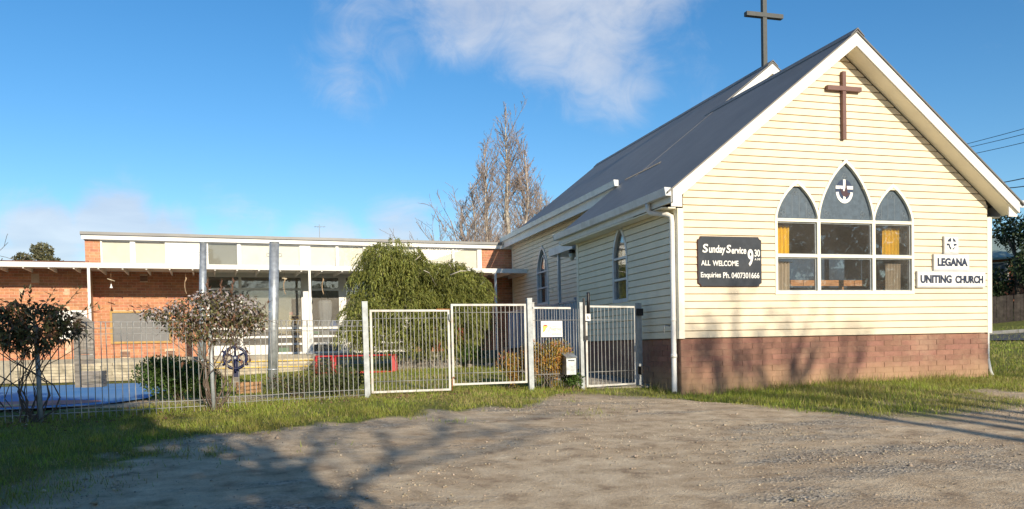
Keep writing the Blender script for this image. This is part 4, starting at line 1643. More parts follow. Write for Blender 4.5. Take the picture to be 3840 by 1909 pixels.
mat('softfall_blue', (0.06, 0.22, 0.46), 0.9, var=0.15, scale=0.9, col2=(0.15, 0.31, 0.54), bump=0.2)
mat('softfall_red', (0.55, 0.25, 0.22), 0.9, var=0.15, scale=2)
mat('softfall_yellow', (0.66, 0.52, 0.22), 0.9, var=0.15, scale=2)
flat_on_ground('softfall_surface', [(-9.5, 12.6), (-6, 12.8), (-3.2, 13.05), (-2.5, 13.7), (-2.1, 14.8), (-2.1, 17.5), (-2.4, 20.0), (-2.7, 22.3), (-5, 22.6), (-9.5, 21.5)], 'softfall_blue', 0.030,
               'blue rubber play surface behind the wire fence')
el = [(-4.3 + 1.6 * math.cos(a), 14.35 + 0.85 * math.sin(a)) for a in np.linspace(0, 2 * PI, 30)[:-1]]
flat_on_ground('softfall_patch', el, 'softfall_red', 0.036, 'red-brown oval patch on the blue play surface')
el = [(-4.3 + 0.85 * math.cos(a), 13.95 + 0.16 * math.sin(a)) for a in np.linspace(0, 2 * PI, 20)[:-1]]
flat_on_ground('softfall_band', el, 'softfall_yellow', 0.042, 'yellow streak within the red-brown play surface patch')


def build_terrace():
    """stacked pale sleepers that step down from the verandah slab to the lawn"""
    t = thing('sleeper_terrace', 'stacked pale timber sleepers below the hall verandah slab', 'retaining wall', (-1.5, 24.6, 0.9))
    for k in range(6):
        o = -2.26 - 0.055 * k
        z1 = 1.40 - 0.085 * k
        s = -2.0
        j = 0
        while s < 9.0:
            ln = 2.4 - 0.6 * ((k * 7 + j) % 3) * 0.5
            p0, p1 = sch_world(s, o, 0), sch_world(min(s + ln, 9.0) - 0.012, o, 0)
            if not (-1.0 < s < -1.0):
                MB().bar((p0[0], p0[1], z1 - 0.04), (p1[0], p1[1], z1 - 0.04), 0.10, 0.078).build('sleeper', 'pale_timber', t)
            s += ln
            j += 1
    for z, o in ((1.345, -2.36), (1.17, -2.52)):
        a, b = sch_world(2.3, o, z), sch_world(8.6, o, z)
        MB().bar(a, b, 0.02, 0.022).build('edge_strip', 'yellow_paint', t)


build_terrace()


def build_playthings():
    # weathered timber cubby wall at the left
    gz0 = float(ground_z(-4.3, 20.6))
    t = thing('cubby_screen', 'weathered timber screen with a sloping top beside the brick wall', 'screen', (-4.2, 20.6, gz0))
    MB().box(-4.40, -4.28, 20.55, 20.67, gz0, 2.60).build('post', 'grey_timber', t)
    for k in range(4):
        x0 = -4.275 + k * 0.068
        zt = 2.56 - k * 0.055
        MB().box(x0, x0 + 0.064, 20.62, 20.65, 1.75, zt).build('plank', 'grey_timber', t)
    MB().prism([(-4.29, 2.61), (-3.98, 2.36), (-3.98, 2.22), (-4.29, 2.45)], 'y', 20.56, 20.615).build('top_board', 'grey_timber', t)
    for k in range(3):
        MB().box(-4.275, -4.0, 20.61, 20.66, 1.42 + k * 0.112, 1.42 + k * 0.112 + 0.104).build('plank', 'grey_timber', t)
    t = thing('timber_planter', 'grey timber planter box at the edge of the blue surface', 'planter', (-4.0, 20.5, gz0))
    for k in range(4):
        MB().box(-4.22, -3.86, 20.36, 20.42, gz0 + 0.1 * k, gz0 + 0.1 * k + 0.094).build('plank', 'grey_timber', t)
        MB().box(-3.855, -3.80, 20.37, 20.9, gz0 + 0.1 * k, gz0 + 0.1 * k + 0.094).build('plank', 'grey_timber', t)
    # ship's wheel on a post
    c = Vector((-0.80, 17.3, 1.505))
    t = thing('play_helm', "dark blue ship's wheel on a timber post in the playground", 'play equipment', (c.x, c.y, 0.95))
    mb = MB()
    R = 0.215
    ring = [(c.x + R * math.cos(a), c.y, c.z + R * math.sin(a)) for a in np.linspace(0, 2 * PI, 33)]
    mb.tube(ring, 0.031, 8, cap=False)
    mb.build('rim', 'wheel_blue', t)
    for k in range(6):
        a = PI / 2 + k * PI / 3
        d = Vector((math.cos(a), 0, math.sin(a)))
        MB().tube([c, c + d * 0.19, c + d * 0.25, c + d * 0.285], [0.024, 0.022, 0.024, 0.018], 8).build('spoke', 'wheel_blue', t)
    MB().tube([(c.x, c.y - 0.03, c.z), (c.x, c.y + 0.05, c.z)], 0.045, 12).build('hub', 'wheel_blue', t)
    MB().tube([(c.x, c.y - 0.045, c.z), (c.x, c.y - 0.031, c.z)], 0.022, 8).build('bolt_cap', 'galv_dull', t)
    MB().box(c.x - 0.05, c.x + 0.07, c.y + 0.055, c.y + 0.14, 1.12, 1.52).build('bracket', 'wheel_blue', t)
    MB().box(c.x - 0.04, c.x + 0.06, c.y + 0.06, c.y + 0.15, 0.9, 1.118).build('post', 'grey_timber', t)
    # brick-coloured garden box
    g = float(ground_z(-0.5, 15.6))
    t = thing('garden_box', 'low orange timber garden box behind the fence', 'planter', (-0.52, 15.7, g))
    for k in range(3):
        MB().box(-0.72, -0.33, 15.5, 15.54, g + 0.07 * k, g + 0.07 * k + 0.066).build('plank', 'planter_wood', t)
        MB().box(-0.325, -0.29, 15.5, 15.9, g + 0.07 * k, g + 0.07 * k + 0.066).build('plank', 'planter_wood', t)
    # red tube frame
    g = float(ground_z(1.8, 20.6))
    t = thing('climbing_frame', 'low red steel climbing frame on the lawn behind the gate', 'play equipment', (1.9, 20.6, g))
    zt = 1.475
    for (x0, x1, y0, y1) in ((0.92, 1.30, 20.5, 21.0), (1.37, 2.86, 20.5, 21.0)):
        for y in (y0, y1):
            MB().tube([(x0, y, zt), (x1, y, zt)], 0.022, 8).build('rail', 'red_paint', t)
            MB().tube([(x0, y, g + 0.04), (x1, y, g + 0.04)], 0.02, 8).build('rail', 'red_paint', t)
        for x in (x0, x1):
            MB().tube([(x, y0, zt), (x, y1, zt)], 0.022, 8).build('rail', 'red_paint', t)
            for y in (y0, y1):
                MB().tube([(x, y, g - 0.05), (x, y, zt)], 0.024, 8).build('leg', 'red_paint', t)
    MB().box(2.74, 2.87, 20.49, 20.50, g + 0.03, zt).build('panel', 'red_paint', t)
    # big galvanised poles
    for (xb, yb, xt, yt, zt, lab) in ((-0.097, 16.5, 0.012, 16.5, 3.70, 'thick galvanised steel shade pole leaning slightly, nearer one'),
                                      (-1.93, 23.2, -1.79, 23.2, 4.53, 'galvanised steel shade pole behind the flowering vine, farther one')):
        g = float(ground_z(xb, yb))
        t = thing('shade_pole', lab, 'pole', (xb, yb, g), 'shade sail poles')
        b0, b1 = Vector((xb, yb, g - 0.1)), Vector((xt, yt, zt))
        r = 0.094
        MB().tube([b0, b0.lerp(b1, 0.5), b1], [r + 0.004, r, r - 0.006], 20).build('shaft', 'galv', t)
        MB().tube([b1, b1 + Vector((0, 0, 0.015)), b1 + Vector((0, 0, 0.025))], [r, r * 0.98, 0.03], 20).build('cap', 'galv', t)
        mb = MB()
        q = b0.lerp(b1, 0.93)
        for sx in (-1, 1):
            mb.tube([q + Vector((sx * r, 0, 0)), q + Vector((sx * (r + 0.04), 0, 0)), q + Vector((sx * (r + 0.045), 0, -0.05)), q + Vector((sx * r, 0, -0.06))], 0.008, 6)
        mb.build('eye_bolt', 'galv_dull', t)
        q = b0.lerp(b1, 0.16)
        MB().tube([q, q + Vector((0, 0, 0.03))], r + 0.010, 20).build('collar', 'galv', t)


build_playthings()

# raised bed edge under the weeping tree
t = thing('bed_edging', 'weathered sleeper edging of the raised bed under the weeping tree', 'edging', (3.6, 20.9, 1.2))
for i, (a, b) in enumerate((((2.95, 21.1), (4.28, 20.8)), ((4.30, 20.8), (4.62, 20.95)), ((4.7, 20.6), (7.2, 21.6)))):
    for k in range(3 if i < 2 else 1):
        g = float(ground_z(a[0], a[1]))
        MB().bar((a[0], a[1], g + 0.05 + 0.105 * k), (b[0], b[1], g + 0.05 + 0.105 * k), 0.07, 0.10).build('sleeper', 'grey_timber' if i != 1 else 'pale_timber', t)

# ------------------------------------------------------------------ fence and gates
A_, B_, C_, D_, E_, G_ = (-2.93, 11.79), (-0.89, 12.42), (1.385, 13.34), (4.21, 13.55), (5.205, 13.68), (6.51, 14.10)


def lerp2(a, b, t):
    return (a[0] + (b[0] - a[0]) * t, a[1] + (b[1] - a[1]) * t)


def build_fence():
    t = thing('wire_fence', 'long galvanised wire fence with rolled top left of the gates', 'fence', (A_[0], A_[1], 0.79))
    h = 1.275
    prof = [(0, 0, 0), (0, 0, h - 0.19), (0, 0.0, h - 0.12), (0, -0.035, h - 0.03), (0, -0.02, h), (0, 0.012, h - 0.01), (0, 0.004, h - 0.10)]
    bar = MB().tube(prof, 0.0060, 5, cap=False).mesh('bar', 'wire')
    Z = (-5.9, 11.25)
    for a, b in ((Z, A_), (A_, B_), (B_, C_)):
        ln = math.dist(a, b)
        n = int(round((ln - 0.10) / 0.083))
        ang = math.atan2(b[1] - a[1], b[0] - a[0])
        za, zb_ = float(ground_z(*a)) + 0.01, float(ground_z(*b)) + 0.01
        zz = 0.797 if b == A_ or a == A_ else 0.822
        for i in range(1, n):
            x, y = lerp2(a, b, (0.05 + i * 0.083) / ln)
            place('bar', bar, (x, y, zz - 0.02 + random.uniform(-0.004, 0.004)), t, (random.uniform(-.006, .006), random.uniform(-.012, .012), ang))
        o = Vector((-math.sin(ang), math.cos(ang))) * 0.008
        for dz in (h - 0.003, h - 0.085, h - 0.16, 0.17, 0.085):
            p0, p1 = lerp2(a, b, 0.03 / ln), lerp2(a, b, 1 - 0.03 / ln)
            pts = []
            for k in range(7):
                x, y = lerp2(p0, p1, k / 6)
                pts.append((x + o.x, y + o.y, zz - 0.02 + dz + random.uniform(-0.003, 0.003)))
            MB().tube(pts, 0.0050, 5, cap=False).build('wire', 'wire', t)
    for p, zt in ((A_, 1.99), (B_, 2.06), ((-5.0, 11.4), 1.99)):
        z = float(ground_z(*p))
        mb = MB().tube([(p[0] + .01, p[1] - 0.035, z - 0.1), (p[0] - 0.015, p[1] - 0.035, zt)], 0.029, 12)
        mb.build('post', 'galv_dull', t)
        MB().tube([(p[0] - 0.015, p[1] - 0.035, zt + .0005), (p[0] - 0.015, p[1] - 0.035, zt + 0.012)], 0.032, 12).build('post_cap', 'galv_dull', t)


build_fence()


def gate(name, label, a, b, z0, z1, nb, r1, r2, frame=0.034, m='gate_white', bar_r=0.0055):
    t = thing(name, label, 'gate', (a[0], a[1], z0))
    tz = 0.0
    P = lambda q, z: (q[0], q[1], z)
    hw = frame / 2
    d = Vector((b[0] - a[0], b[1] - a[1])).normalized() * hw
    MB().bar(P((a[0] + d.x, a[1] + d.y), z0), P((a[0] + d.x, a[1] + d.y), z1), frame, frame, (0, 1, 0)).build('stile', m, t)
    MB().bar(P((b[0] - d.x, b[1] - d.y), z0), P((b[0] - d.x, b[1] - d.y), z1), frame, frame, (0, 1, 0)).build('stile', m, t)
    i0, i1 = (a[0] + 2 * d.x, a[1] + 2 * d.y), (b[0] - 2 * d.x, b[1] - 2 * d.y)
    MB().bar(P(i0, z1 - hw), P(i1, z1 - hw), frame * .98, frame * .98).build('top_rail', m, t)
    MB().bar(P(i0, z0 + hw), P(i1, z0 + hw), frame * .98, frame * .98).build('bottom_rail', m, t)
    bm_ = MB().tube([(0, 0, z0 + frame), (0, 0, (z0 + z1) / 2), (0, 0, z1 - frame)], bar_r, 6, cap=False).mesh('bar', 'wire', (0, 0, z0))
    for k in range(nb):
        q = lerp2(i0, i1, (k + 0.7) / (nb + 0.4))
        place('bar', bm_, (q[0], q[1], z0), t, (random.uniform(-.004, .004), random.uniform(-.008, .008), 0))
    for z in (r1, r2):
        MB().tube([P((i0[0], i0[1] - 0.009), z), P((i1[0], i1[1] - 0.009), z)], 0.0045, 6).build('cross_wire', 'wire', t)
    return t


g1 = gate('wire_gate', 'left leaf of the white double gate, hung slightly lower', (1.452, 13.36), (2.775, 13.45), 0.905, 2.252, 19, 2.11, 1.09)
MB().bar((2.55, 13.425, 2.256), (2.80, 13.44, 2.256), 0.03, 0.012).build('rust_patch', 'rust', g1)
MB().tube([(2.765, 13.42, 2.17), (2.765, 13.40, 2.10), (2.775, 13.42, 2.06)], 0.014, 8).build('padlock', 'galv_dull', g1)
MB().tube([(2.795, 13.42, 0.90), (2.795, 13.42, 1.10), (2.82, 13.42, 1.13), (2.835, 13.42, 1.10)], 0.009, 8).build('drop_bolt', 'rust', g1)
g2 = gate('wire_gate', 'right leaf of the white double gate, hung slightly higher', (2.802, 13.45), (4.136, 13.55), 0.985, 2.343, 17, 2.20, 1.185)
g3 = gate('pedestrian_gate', 'narrow white pedestrian gate against the church side wall', (5.285, 13.70), (6.41, 14.05), 0.865, 2.318, 12, 2.06, 1.13)
MB().tube([(5.335, 13.67, 2.10), (5.335, 13.67, 2.47), (5.335, 13.67, 2.49), (5.335, 13.67, 2.54), (5.335, 13.67, 2.55)], [0.028, 0.028, 0.02, 0.032, 0.015], 10).build('latch_post', 'black_plastic', g3)
MB().box(5.225, 5.255, 13.62, 13.66, 1.78, 2.44).build('latch_rod', 'black_plastic', g3)
MB().box(5.225, 5.30, 13.60, 13.66, 1.70, 1.78).build('latch_box', 'black_plastic', g3)
MB().box(6.43, 6.55, 14.00, 14.06, 2.14, 2.27).build('hinge', 'black_plastic', g3)
MB().box(6.45, 6.53, 14.00, 14.06, 1.06, 1.20).build('hinge', 'black_plastic', g3)


def build_posts():
    for p, z0, z1, w, lab in ((C_, 0.85, 2.366, 0.085, 'square galvanised gate post between the wire fence and the double gate'),
                              (D_, 0.90, 2.424, 0.085, 'square galvanised gate post right of the double gate behind the orange shrub'),
                              (E_, 0.84, 2.353, 0.062, 'slim pale gate post left of the pedestrian gate'),
                              (G_, 0.84, 2.36, 0.085, 'shaded gate post beside the church wall carrying black hinges')):
        t = thing('gate_post', lab, 'post', (p[0], p[1], z0), 'gate posts')
        dx = -0.012
        mb = MB().bar((p[0], p[1], z0 - 0.2), (p[0] + dx, p[1], z1), w, w, (0, 1, 0))
        mb.build('shaft', 'galv_dull', t)
        MB().box(p[0] + dx - w / 2 - .003, p[0] + dx + w / 2 + .003, p[1] - w / 2 - .003, p[1] + w / 2 + .003, z1 + .001, z1 + 0.018).build('cap', 'galv_dull', t)
    # short panel between the double gate and the pedestrian gate
    t = thing('fence_panel', 'short barred panel carrying the playgroup sign between the gate posts', 'fence', (4.6, 13.6, 0.9))
    a, b = (4.27, 13.565), (5.17, 13.675)
    MB().bar((a[0], a[1], 2.275), lerp2(a, b, 0.8) + (2.27,), 0.03, 0.034).build('top_rail', 'gate_white', t)
    bm_ = MB().tube([(0, 0, 0), (0, 0, 1.36)], 0.0052, 6).mesh('bar', 'wire')
    for k in range(17):
        x, y = lerp2(a, b, (k + 0.6) / 17)
        place('bar', bm_, (x, y, 0.90), t, (0, random.uniform(-.006, .006), 0))
    for z in (2.06, 1.12):
        MB().tube([(a[0], a[1] - 0.01, z), (b[0], b[1] - 0.01, z)], 0.0045, 6).build('cross_wire', 'wire', t)
    # inner post seen through the bars
    t = thing('gate_post', 'white steel post standing just behind the playgroup sign', 'post', (4.78, 15.2, 0.9), 'gate posts')
    MB().tube([(4.80, 15.2, 0.8), (4.78, 15.2, 2.44)], 0.034, 12).build('shaft', 'gate_white', t)
    MB().tube([(4.78, 15.2, 2.441), (4.78, 15.2, 2.46)], 0.038, 12).build('cap', 'gate_white', t)


build_posts()


def build_small_signs():
    t = thing('playgroup_sign', 'cream playgroup sign tied to the short fence panel', 'sign', (4.607, 13.57, 1.768))
    MB().box(4.415, 4.80, 13.565, 13.571, 1.768, 2.043).build('sign_face', 'sign_white', t)
    y = 13.5645
    lettering('Playgroup', 4.565, 4.785, 1.86, 1.94, y, 'letter_tan', t, bold=0.004, depth=0.001)
    lettering('Tasmania', 4.57, 4.785, 1.80, 1.845, y, 'letter_tan', t, bold=0.0, depth=0.001)
    lettering('Welcome to', 4.61, 4.74, 1.945, 1.965, y, 'letter_tan', t, bold=0.0, depth=0.001)
    MB().prism([(4.435, 1.84), (4.45, 1.90), (4.44, 1.96), (4.475, 1.985), (4.525, 1.98), (4.535, 1.945), (4.50, 1.915), (4.485, 1.875)], 'y', y - 0.001, y).build('logo', 'toy_yellow', t)
    MB().prism([(4.45, 1.955), (4.475, 1.985), (4.525, 1.98), (4.51, 1.96)], 'y', y - 0.002, y - 0.0011).build('logo', 'red_paint', t)
    mb = MB().tube([(4.552, y, 1.872), (4.552, y - .001, 1.872)], 0.012, 10)
    mb.build('logo', 'letter_tan', t)
    t = thing('gate_notice', 'small white notice with a black figure on the pedestrian gate', 'sign', (5.31, 13.64, 2.045))
    MB().box(5.262, 5.358, 13.632, 13.637, 2.043, 2.166).build('sign_face', 'sign_white', t)
    MB().prism([(5.297, 2.13), (5.312, 2.13), (5.320, 2.10), (5.333, 2.075), (5.322, 2.07), (5.308, 2.09), (5.295, 2.072), (5.288, 2.08), (5.300, 2.10)], 'y', 13.6305, 13.6315).build('figure', 'black_plastic', t)
    # letterbox
    t = thing('letterbox', 'galvanised steel letterbox with a sloping lid on the fence panel', 'letterbox', (4.91, 13.45, 1.105))
    MB().box(4.80, 4.975, 13.38, 13.62, 1.108, 1.415).build('box_body', 'galv', t)
    MB().prism([(13.355, 1.40), (13.635, 1.475), (13.635, 1.49), (13.35, 1.415)], 'x', 4.785, 4.99).build('lid', 'galv', t)
    MB().box(4.83, 4.945, 13.374, 13.379, 1.345, 1.36).build('slot', 'black_plastic', t)
    MB().box(4.925, 4.955, 13.375, 13.379, 1.15, 1.17).build('sticker', 'sign_white', t)


build_small_signs()

# ------------------------------------------------------------------ right side: road, kerb, paling fence, house, wires
rd_o = Vector((27.5, 25.2))
rd_d = Vector((0.66, -0.75)).normalized()
rd_n = Vector((rd_d.y, -rd_d.x)) * -1          # away from the camera


def band(name, o0, o1, lift, m, label, u0=-45, u1=60, top=0.0, kind='structure', n=70):
    V, Fc = [], []
    for i in range(n + 1):
        u = u0 + (u1 - u0) * i / n
        for j in range(5):
            w = o0 + (o1 - o0) * j / 4
            p = rd_o + rd_d * u + rd_n * w
            V.append((p.x, p.y, float(ground_z(p.x, p.y)) + lift))
    for i in range(n):
        for j in range(4):
            q = i * 5 + j
            Fc.append((q, q + 1, q + 6, q + 5))
    mb = MB().add(V, Fc, True)
    return tag(mb.build(name, m, None), label, kind=kind)


band('road', -3.4, 3.2, 0.05, 'asphalt', 'grey asphalt road beyond the church lawn', u0=-14)
mb = MB()
for i in range(36):
    u = -14 + i * 2.0
    a, b = rd_o + rd_d * u + rd_n * 3.3, rd_o + rd_d * (u + 1.98) + rd_n * 3.3
    za, zb2 = float(ground_z(a.x, a.y)), float(ground_z(b.x, b.y))
    mb.bar((a.x, a.y, za + 0.07), (b.x, b.y, zb2 + 0.07), 0.2, 0.24)
tag(mb.build('kerb', 'kerb_concrete', None), 'pale concrete kerb on the far side of the road', kind='structure')


def build_paling():
    o = rd_o + rd_n * 12.5
    t = thing('paling_fence', 'dark weathered paling fence beyond the road', 'fence', (o.x, o.y, float(ground_z(o.x, o.y))))
    me = MB().box(-0.07, 0.07, -0.012, 0.012, 0, 1.45).mesh('paling', 'dark_paling')
    ang = math.atan2(rd_d.y, rd_d.x)
    for i in range(110):
        u = -7 + i * 0.152
        p = rd_o + rd_d * u + rd_n * 12.5
        place('paling', me, (p.x, p.y, float(ground_z(p.x, p.y)) - 0.05 + random.uniform(-.03, .03)), t, (0, random.uniform(-.02, .02), ang))
    for z in (0.35, 1.1):
        a, b = rd_o + rd_d * -7 + rd_n * 12.54, rd_o + rd_d * 9.7 + rd_n * 12.54
        MB().bar((a.x, a.y, float(ground_z(a.x, a.y)) + z), (b.x, b.y, float(ground_z(b.x, b.y)) + z), 0.05, 0.08).build('rail', 'dark_paling', t)


build_paling()


def gable_house(name, label, c, rot, w, d, hw, hr, mw, mr, windows):
    t = thing(name, label, 'house', (c[0], c[1], c[2]))
    R = Matrix.Rotation(rot, 3, 'Z')

    def tr(mb):
        mb.v = [tuple(Vector(c) + R @ Vector(p)) for p in mb.v]
        return mb
    tr(MB().box(-w / 2, w / 2, -d / 2, d / 2, -0.3, hw)).build('wall', mw, t)
    for s in (-1, 1):
        tr(MB().prism([(s * -0.0, hw + hr), (s * (d / 2 + 0.4), hw - 0.15), (s * (d / 2 + 0.4), hw - 0.27), (0, hw + hr - 0.14)], 'x', -w / 2 - 0.3, w / 2 + 0.3)).build('roof', mr, t)
    tr(MB().prism([(-d / 2, hw), (d / 2, hw), (0, hw + hr - 0.16)], 'x', -w / 2 + 0.02, w / 2 - 0.02)).build('gable', mw, t)
    for x in windows:
        f = tr(MB().box(x - 0.7, x + 0.7, -d / 2 - 0.05, -d / 2 - 0.01, 0.9, 2.1)).build('window', 'white_paint', t)
        tr(MB().box(x - 0.62, x + 0.62, -d / 2 - 0.07, -d / 2 - 0.055, 0.98, 2.02)).build('pane', 'lead_glass', f)


p = rd_o + rd_n * 24 + rd_d * 1.5
gable_house('house', 'red-walled house with a pale green roof glimpsed behind the paling fence', (p.x, p.y, float(ground_z(p.x, p.y))), math.atan2(rd_d.y, rd_d.x), 11, 7, 2.5, 1.5, 'house_wall', 'green_roof', (-3, 0.5, 3.5))
gable_house('house', 'tile-roofed house barely showing above the left verandah roof', (-13.6, 46, 1.2), 0.05, 9, 7, 3.0, 2.22, 'house_pale', 'tile_roof', (-2, 2))


def build_wires():
    W = [((30.27, 42.25, 13.82), (45.9, 33.55, 15.3)), ((30.9, 42.1, 13.5), (45.9, 33.5, 14.6)), ((31.9, 41.9, 12.9), (45.8, 33.5, 13.7)),
         ((35.0, 41.3, 10.75), (45.6, 33.2, 11.3)), ((35.3, 41.2, 10.8), (45.6, 33.2, 10.4))]
    for i, (a, b) in enumerate(WIRES):
        a, b = Vector(a), Vector(b)
        pts = []
        for k in range(13):
            s = k / 12
            q = a.lerp(b, s)
            q.z -= 0.35 * 4 * s * (1 - s)
            pts.append(q)
        pos = ['topmost', 'second', 'third', 'fourth', 'lowest'][i]
        o = MB().tube(pts, 0.018 if i < 3 else 0.03, 5, cap=False).build('power_line', 'cable', None)
        tag(o, '%s of the five thin power lines right of the church roof' % pos, 'cable', 'power lines beside the church')


WIRES = [((45.62, 60.22, 15.83), (38.63, 27.79, 12.65)), ((46.53, 59.96, 16.01), (38.28, 27.88, 12.16)), ((48.15, 59.5, 15.88), (37.65, 28.04, 11.57)), ((54.25, 57.71, 14.39), (35.29, 28.65, 9.38)), ((55.38, 57.4, 14.5), (34.85, 28.75, 8.72))]
build_wires()


def build_antenna():
    t = thing('roof_antenna', 'thin television antenna rising above the hall roof', 'antenna', (2.2, 42, 1.2))
    MB().tube([(2.2, 42, 1.2), (2.2, 42, 7.9)], 0.014, 6).build('mast', 'galv_dull', t)
    MB().tube([(1.95, 42, 7.78), (2.5, 42, 7.78)], 0.010, 5).build('boom', 'galv_dull', t)
    for k in range(4):
        x = 2.0 + k * 0.14
        MB().tube([(x, 41.7, 7.78), (x, 42.3, 7.78)], 0.006, 4).build('element', 'galv_dull', t)
build_antenna()


# ------------------------------------------------------------------ vegetation
def rand_dir(n):
    d = rng.normal(size=(n, 3))
    return d / np.linalg.norm(d, axis=1, keepdims=True)


def lobe_points(lobes, n, lo=0.55, hi=1.02, top=0.0):
    """points in the shells of ellipsoid lobes, with their outward normals"""
    vol = np.array([l[3] * l[4] * l[5] for l in lobes]) ** (2 / 3)
    idx = rng.choice(len(lobes), n, p=vol / vol.sum())
    Lb = np.array(lobes, float)[idx]
    d = rand_dir(n)
    if top:
        d[:, 2] = np.where(rng.random(n) < top, np.abs(d[:, 2]), d[:, 2])
    r = (lo ** 3 + (hi ** 3 - lo ** 3) * rng.random(n)) ** (1 / 3)
    r *= 0.86 + 0.28 * vnoise(d[:, 0] * 3 + idx * 7.7, d[:, 2] * 3 + d[:, 1] * 2, 1.0, 8)
    return Lb[:, :3] + d * Lb[:, 3:6] * r[:, None], d


def clump_mask(P, s, thr, seed):
    v = vnoise(P[:, 0] + P[:, 1] * 0.7, P[:, 2] + P[:, 1] * 0.5, s, seed)
    return v > thr


def weeping_tree():
    t = thing('weeping_tree', 'large weeping evergreen tree with drooping narrow leaves behind the gates', 'tree', (3.6, 21.3, 1.3))
    # (x, y, z, rx, ry, rz)
    lobes = [(2.95, 21.2, 3.80, .62, .7, .62), (2.62, 21.1, 3.80, .5, .6, .5), (3.30, 21.1, 3.75, .45, .6, .5), (5.1, 21.2, 3.1, .35, .5, .5), (4.0, 21.1, 3.45, .55, .6, .4), (2.55, 21.2, 3.35, .62, .8, .55), (3.55, 21.1, 3.35, .75, .8, .55), (4.35, 21.2, 3.15, .70, .8, .68), (4.85, 21.2, 2.95, .50, .7, .70),
             (2.25, 21.0, 2.55, .62, .8, .62), (3.2, 20.8, 2.5, .95, .9, .85), (4.3, 20.9, 2.35, .80, .9, .75), (2.0, 20.9, 2.0, .42, .6, .50), (2.7, 20.7, 1.85, .50, .6, .40),
             (4.65, 21.0, 1.85, .42, .6, .50), (3.8, 20.6, 1.95, .62, .6, .55), (5.0, 21.2, 2.45, .38, .6, .45), (4.55, 21.2, 3.55, .42, .5, .35)]
    ns, nl = 7600, 13
    P, N = lobe_points(lobes, ns, 0.45, 1.0, top=0.45)
    ok = vnoise(P[:, 0] + 40, P[:, 2] + 40, 2.1, 51) + .35 * vnoise(P[:, 0], P[:, 2], 5.0, 52) > 0.36
    P, N = P[ok], N[ok]
    ns = len(P)
    D = N * np.array([0.8, 0.8, 0.4]) + rng.normal(size=(ns, 3)) * 0.25 + np.array([0, 0, 0.15])
    D /= np.linalg.norm(D, axis=1, keepdims=True)
    ln = rng.uniform(0.22, 0.50, ns)
    tt = np.linspace(0.1, 1.0, nl)
    path = P[:, None] + D[:, None] * (ln[:, None] * tt * 0.75)[..., None]
    path[..., 2] -= (ln[:, None] * 0.85) * tt ** 2
    tang = D[:, None] * 0.5 + np.array([0, 0, -1.0]) * (tt * 1.5)[None, :, None]
    Q = path.reshape(-1, 3)
    T = tang.reshape(-1, 3) / np.linalg.norm(tang.reshape(-1, 3), axis=1, keepdims=True)
    T = T + rng.normal(size=T.shape) * 0.5 + np.array([0, 0, -0.25])
    keep = Q[:, 2] > 1.36
    Q, T = Q[keep], T[keep]
    leaves('foliage', Q, T, rng.uniform(0.06, 0.115, len(Q)), rng.uniform(0.013, 0.022, len(Q)), 'leaf_weep', t, droop=0.15)
    P2, N2 = lobe_points(lobes, 7000, 0.1, 0.62)
    P2 = P2[P2[:, 2] > 1.45]
    leaves('inner_foliage', P2, rng.normal(size=P2.shape) + np.array([0, 0, -1.2]), rng.uniform(0.09, 0.16, len(P2)), rng.uniform(0.02, 0.04, len(P2)), 'leaf_weep', t)
    P3, N3 = lobe_points([(3.85, 20.35, 1.9, .12, .2, .38), (4.45, 20.4, 2.0, .1, .2, .25)], 420, 0.2, 1.0)
    leaves('dead_foliage', P3, rng.normal(size=P3.shape) * .5 + np.array([0, -.2, -1.0]), rng.uniform(0.06, 0.1, len(P3)), rng.uniform(0.012, 0.02, len(P3)), 'leaf_red', t)
    mb = MB()
    mb.tube([(3.75, 21.2, 1.2), (3.72, 21.2, 1.7), (3.6, 21.2, 2.2)], [0.13, 0.11, 0.09], 9)
    for l in lobes:
        a = Vector((3.65, 21.2, 1.9 + random.uniform(-.3, .3)))
        b = Vector(l[:3])
        m = a.lerp(b, 0.5) + Vector((random.uniform(-.1, .1), random.uniform(-.1, .1), 0.15))
        mb.tube([a, m, b, b + Vector((random.uniform(-.3, .3), -0.5, 0.2))], [0.07, 0.05, 0.03, 0.012], 6)
    mb.tube([(3.9, 20.5, 3.2), (3.7, 20.3, 3.5), (3.55, 20.2, 3.55)], [0.02, 0.014, 0.008], 5)
    mb.tube([(4.25, 20.4, 3.45), (4.5, 20.3, 3.55), (4.65, 20.3, 3.55)], [0.018, 0.012, 0.007], 5)
    mb.build('trunk', 'bark_pale', t)


weeping_tree()


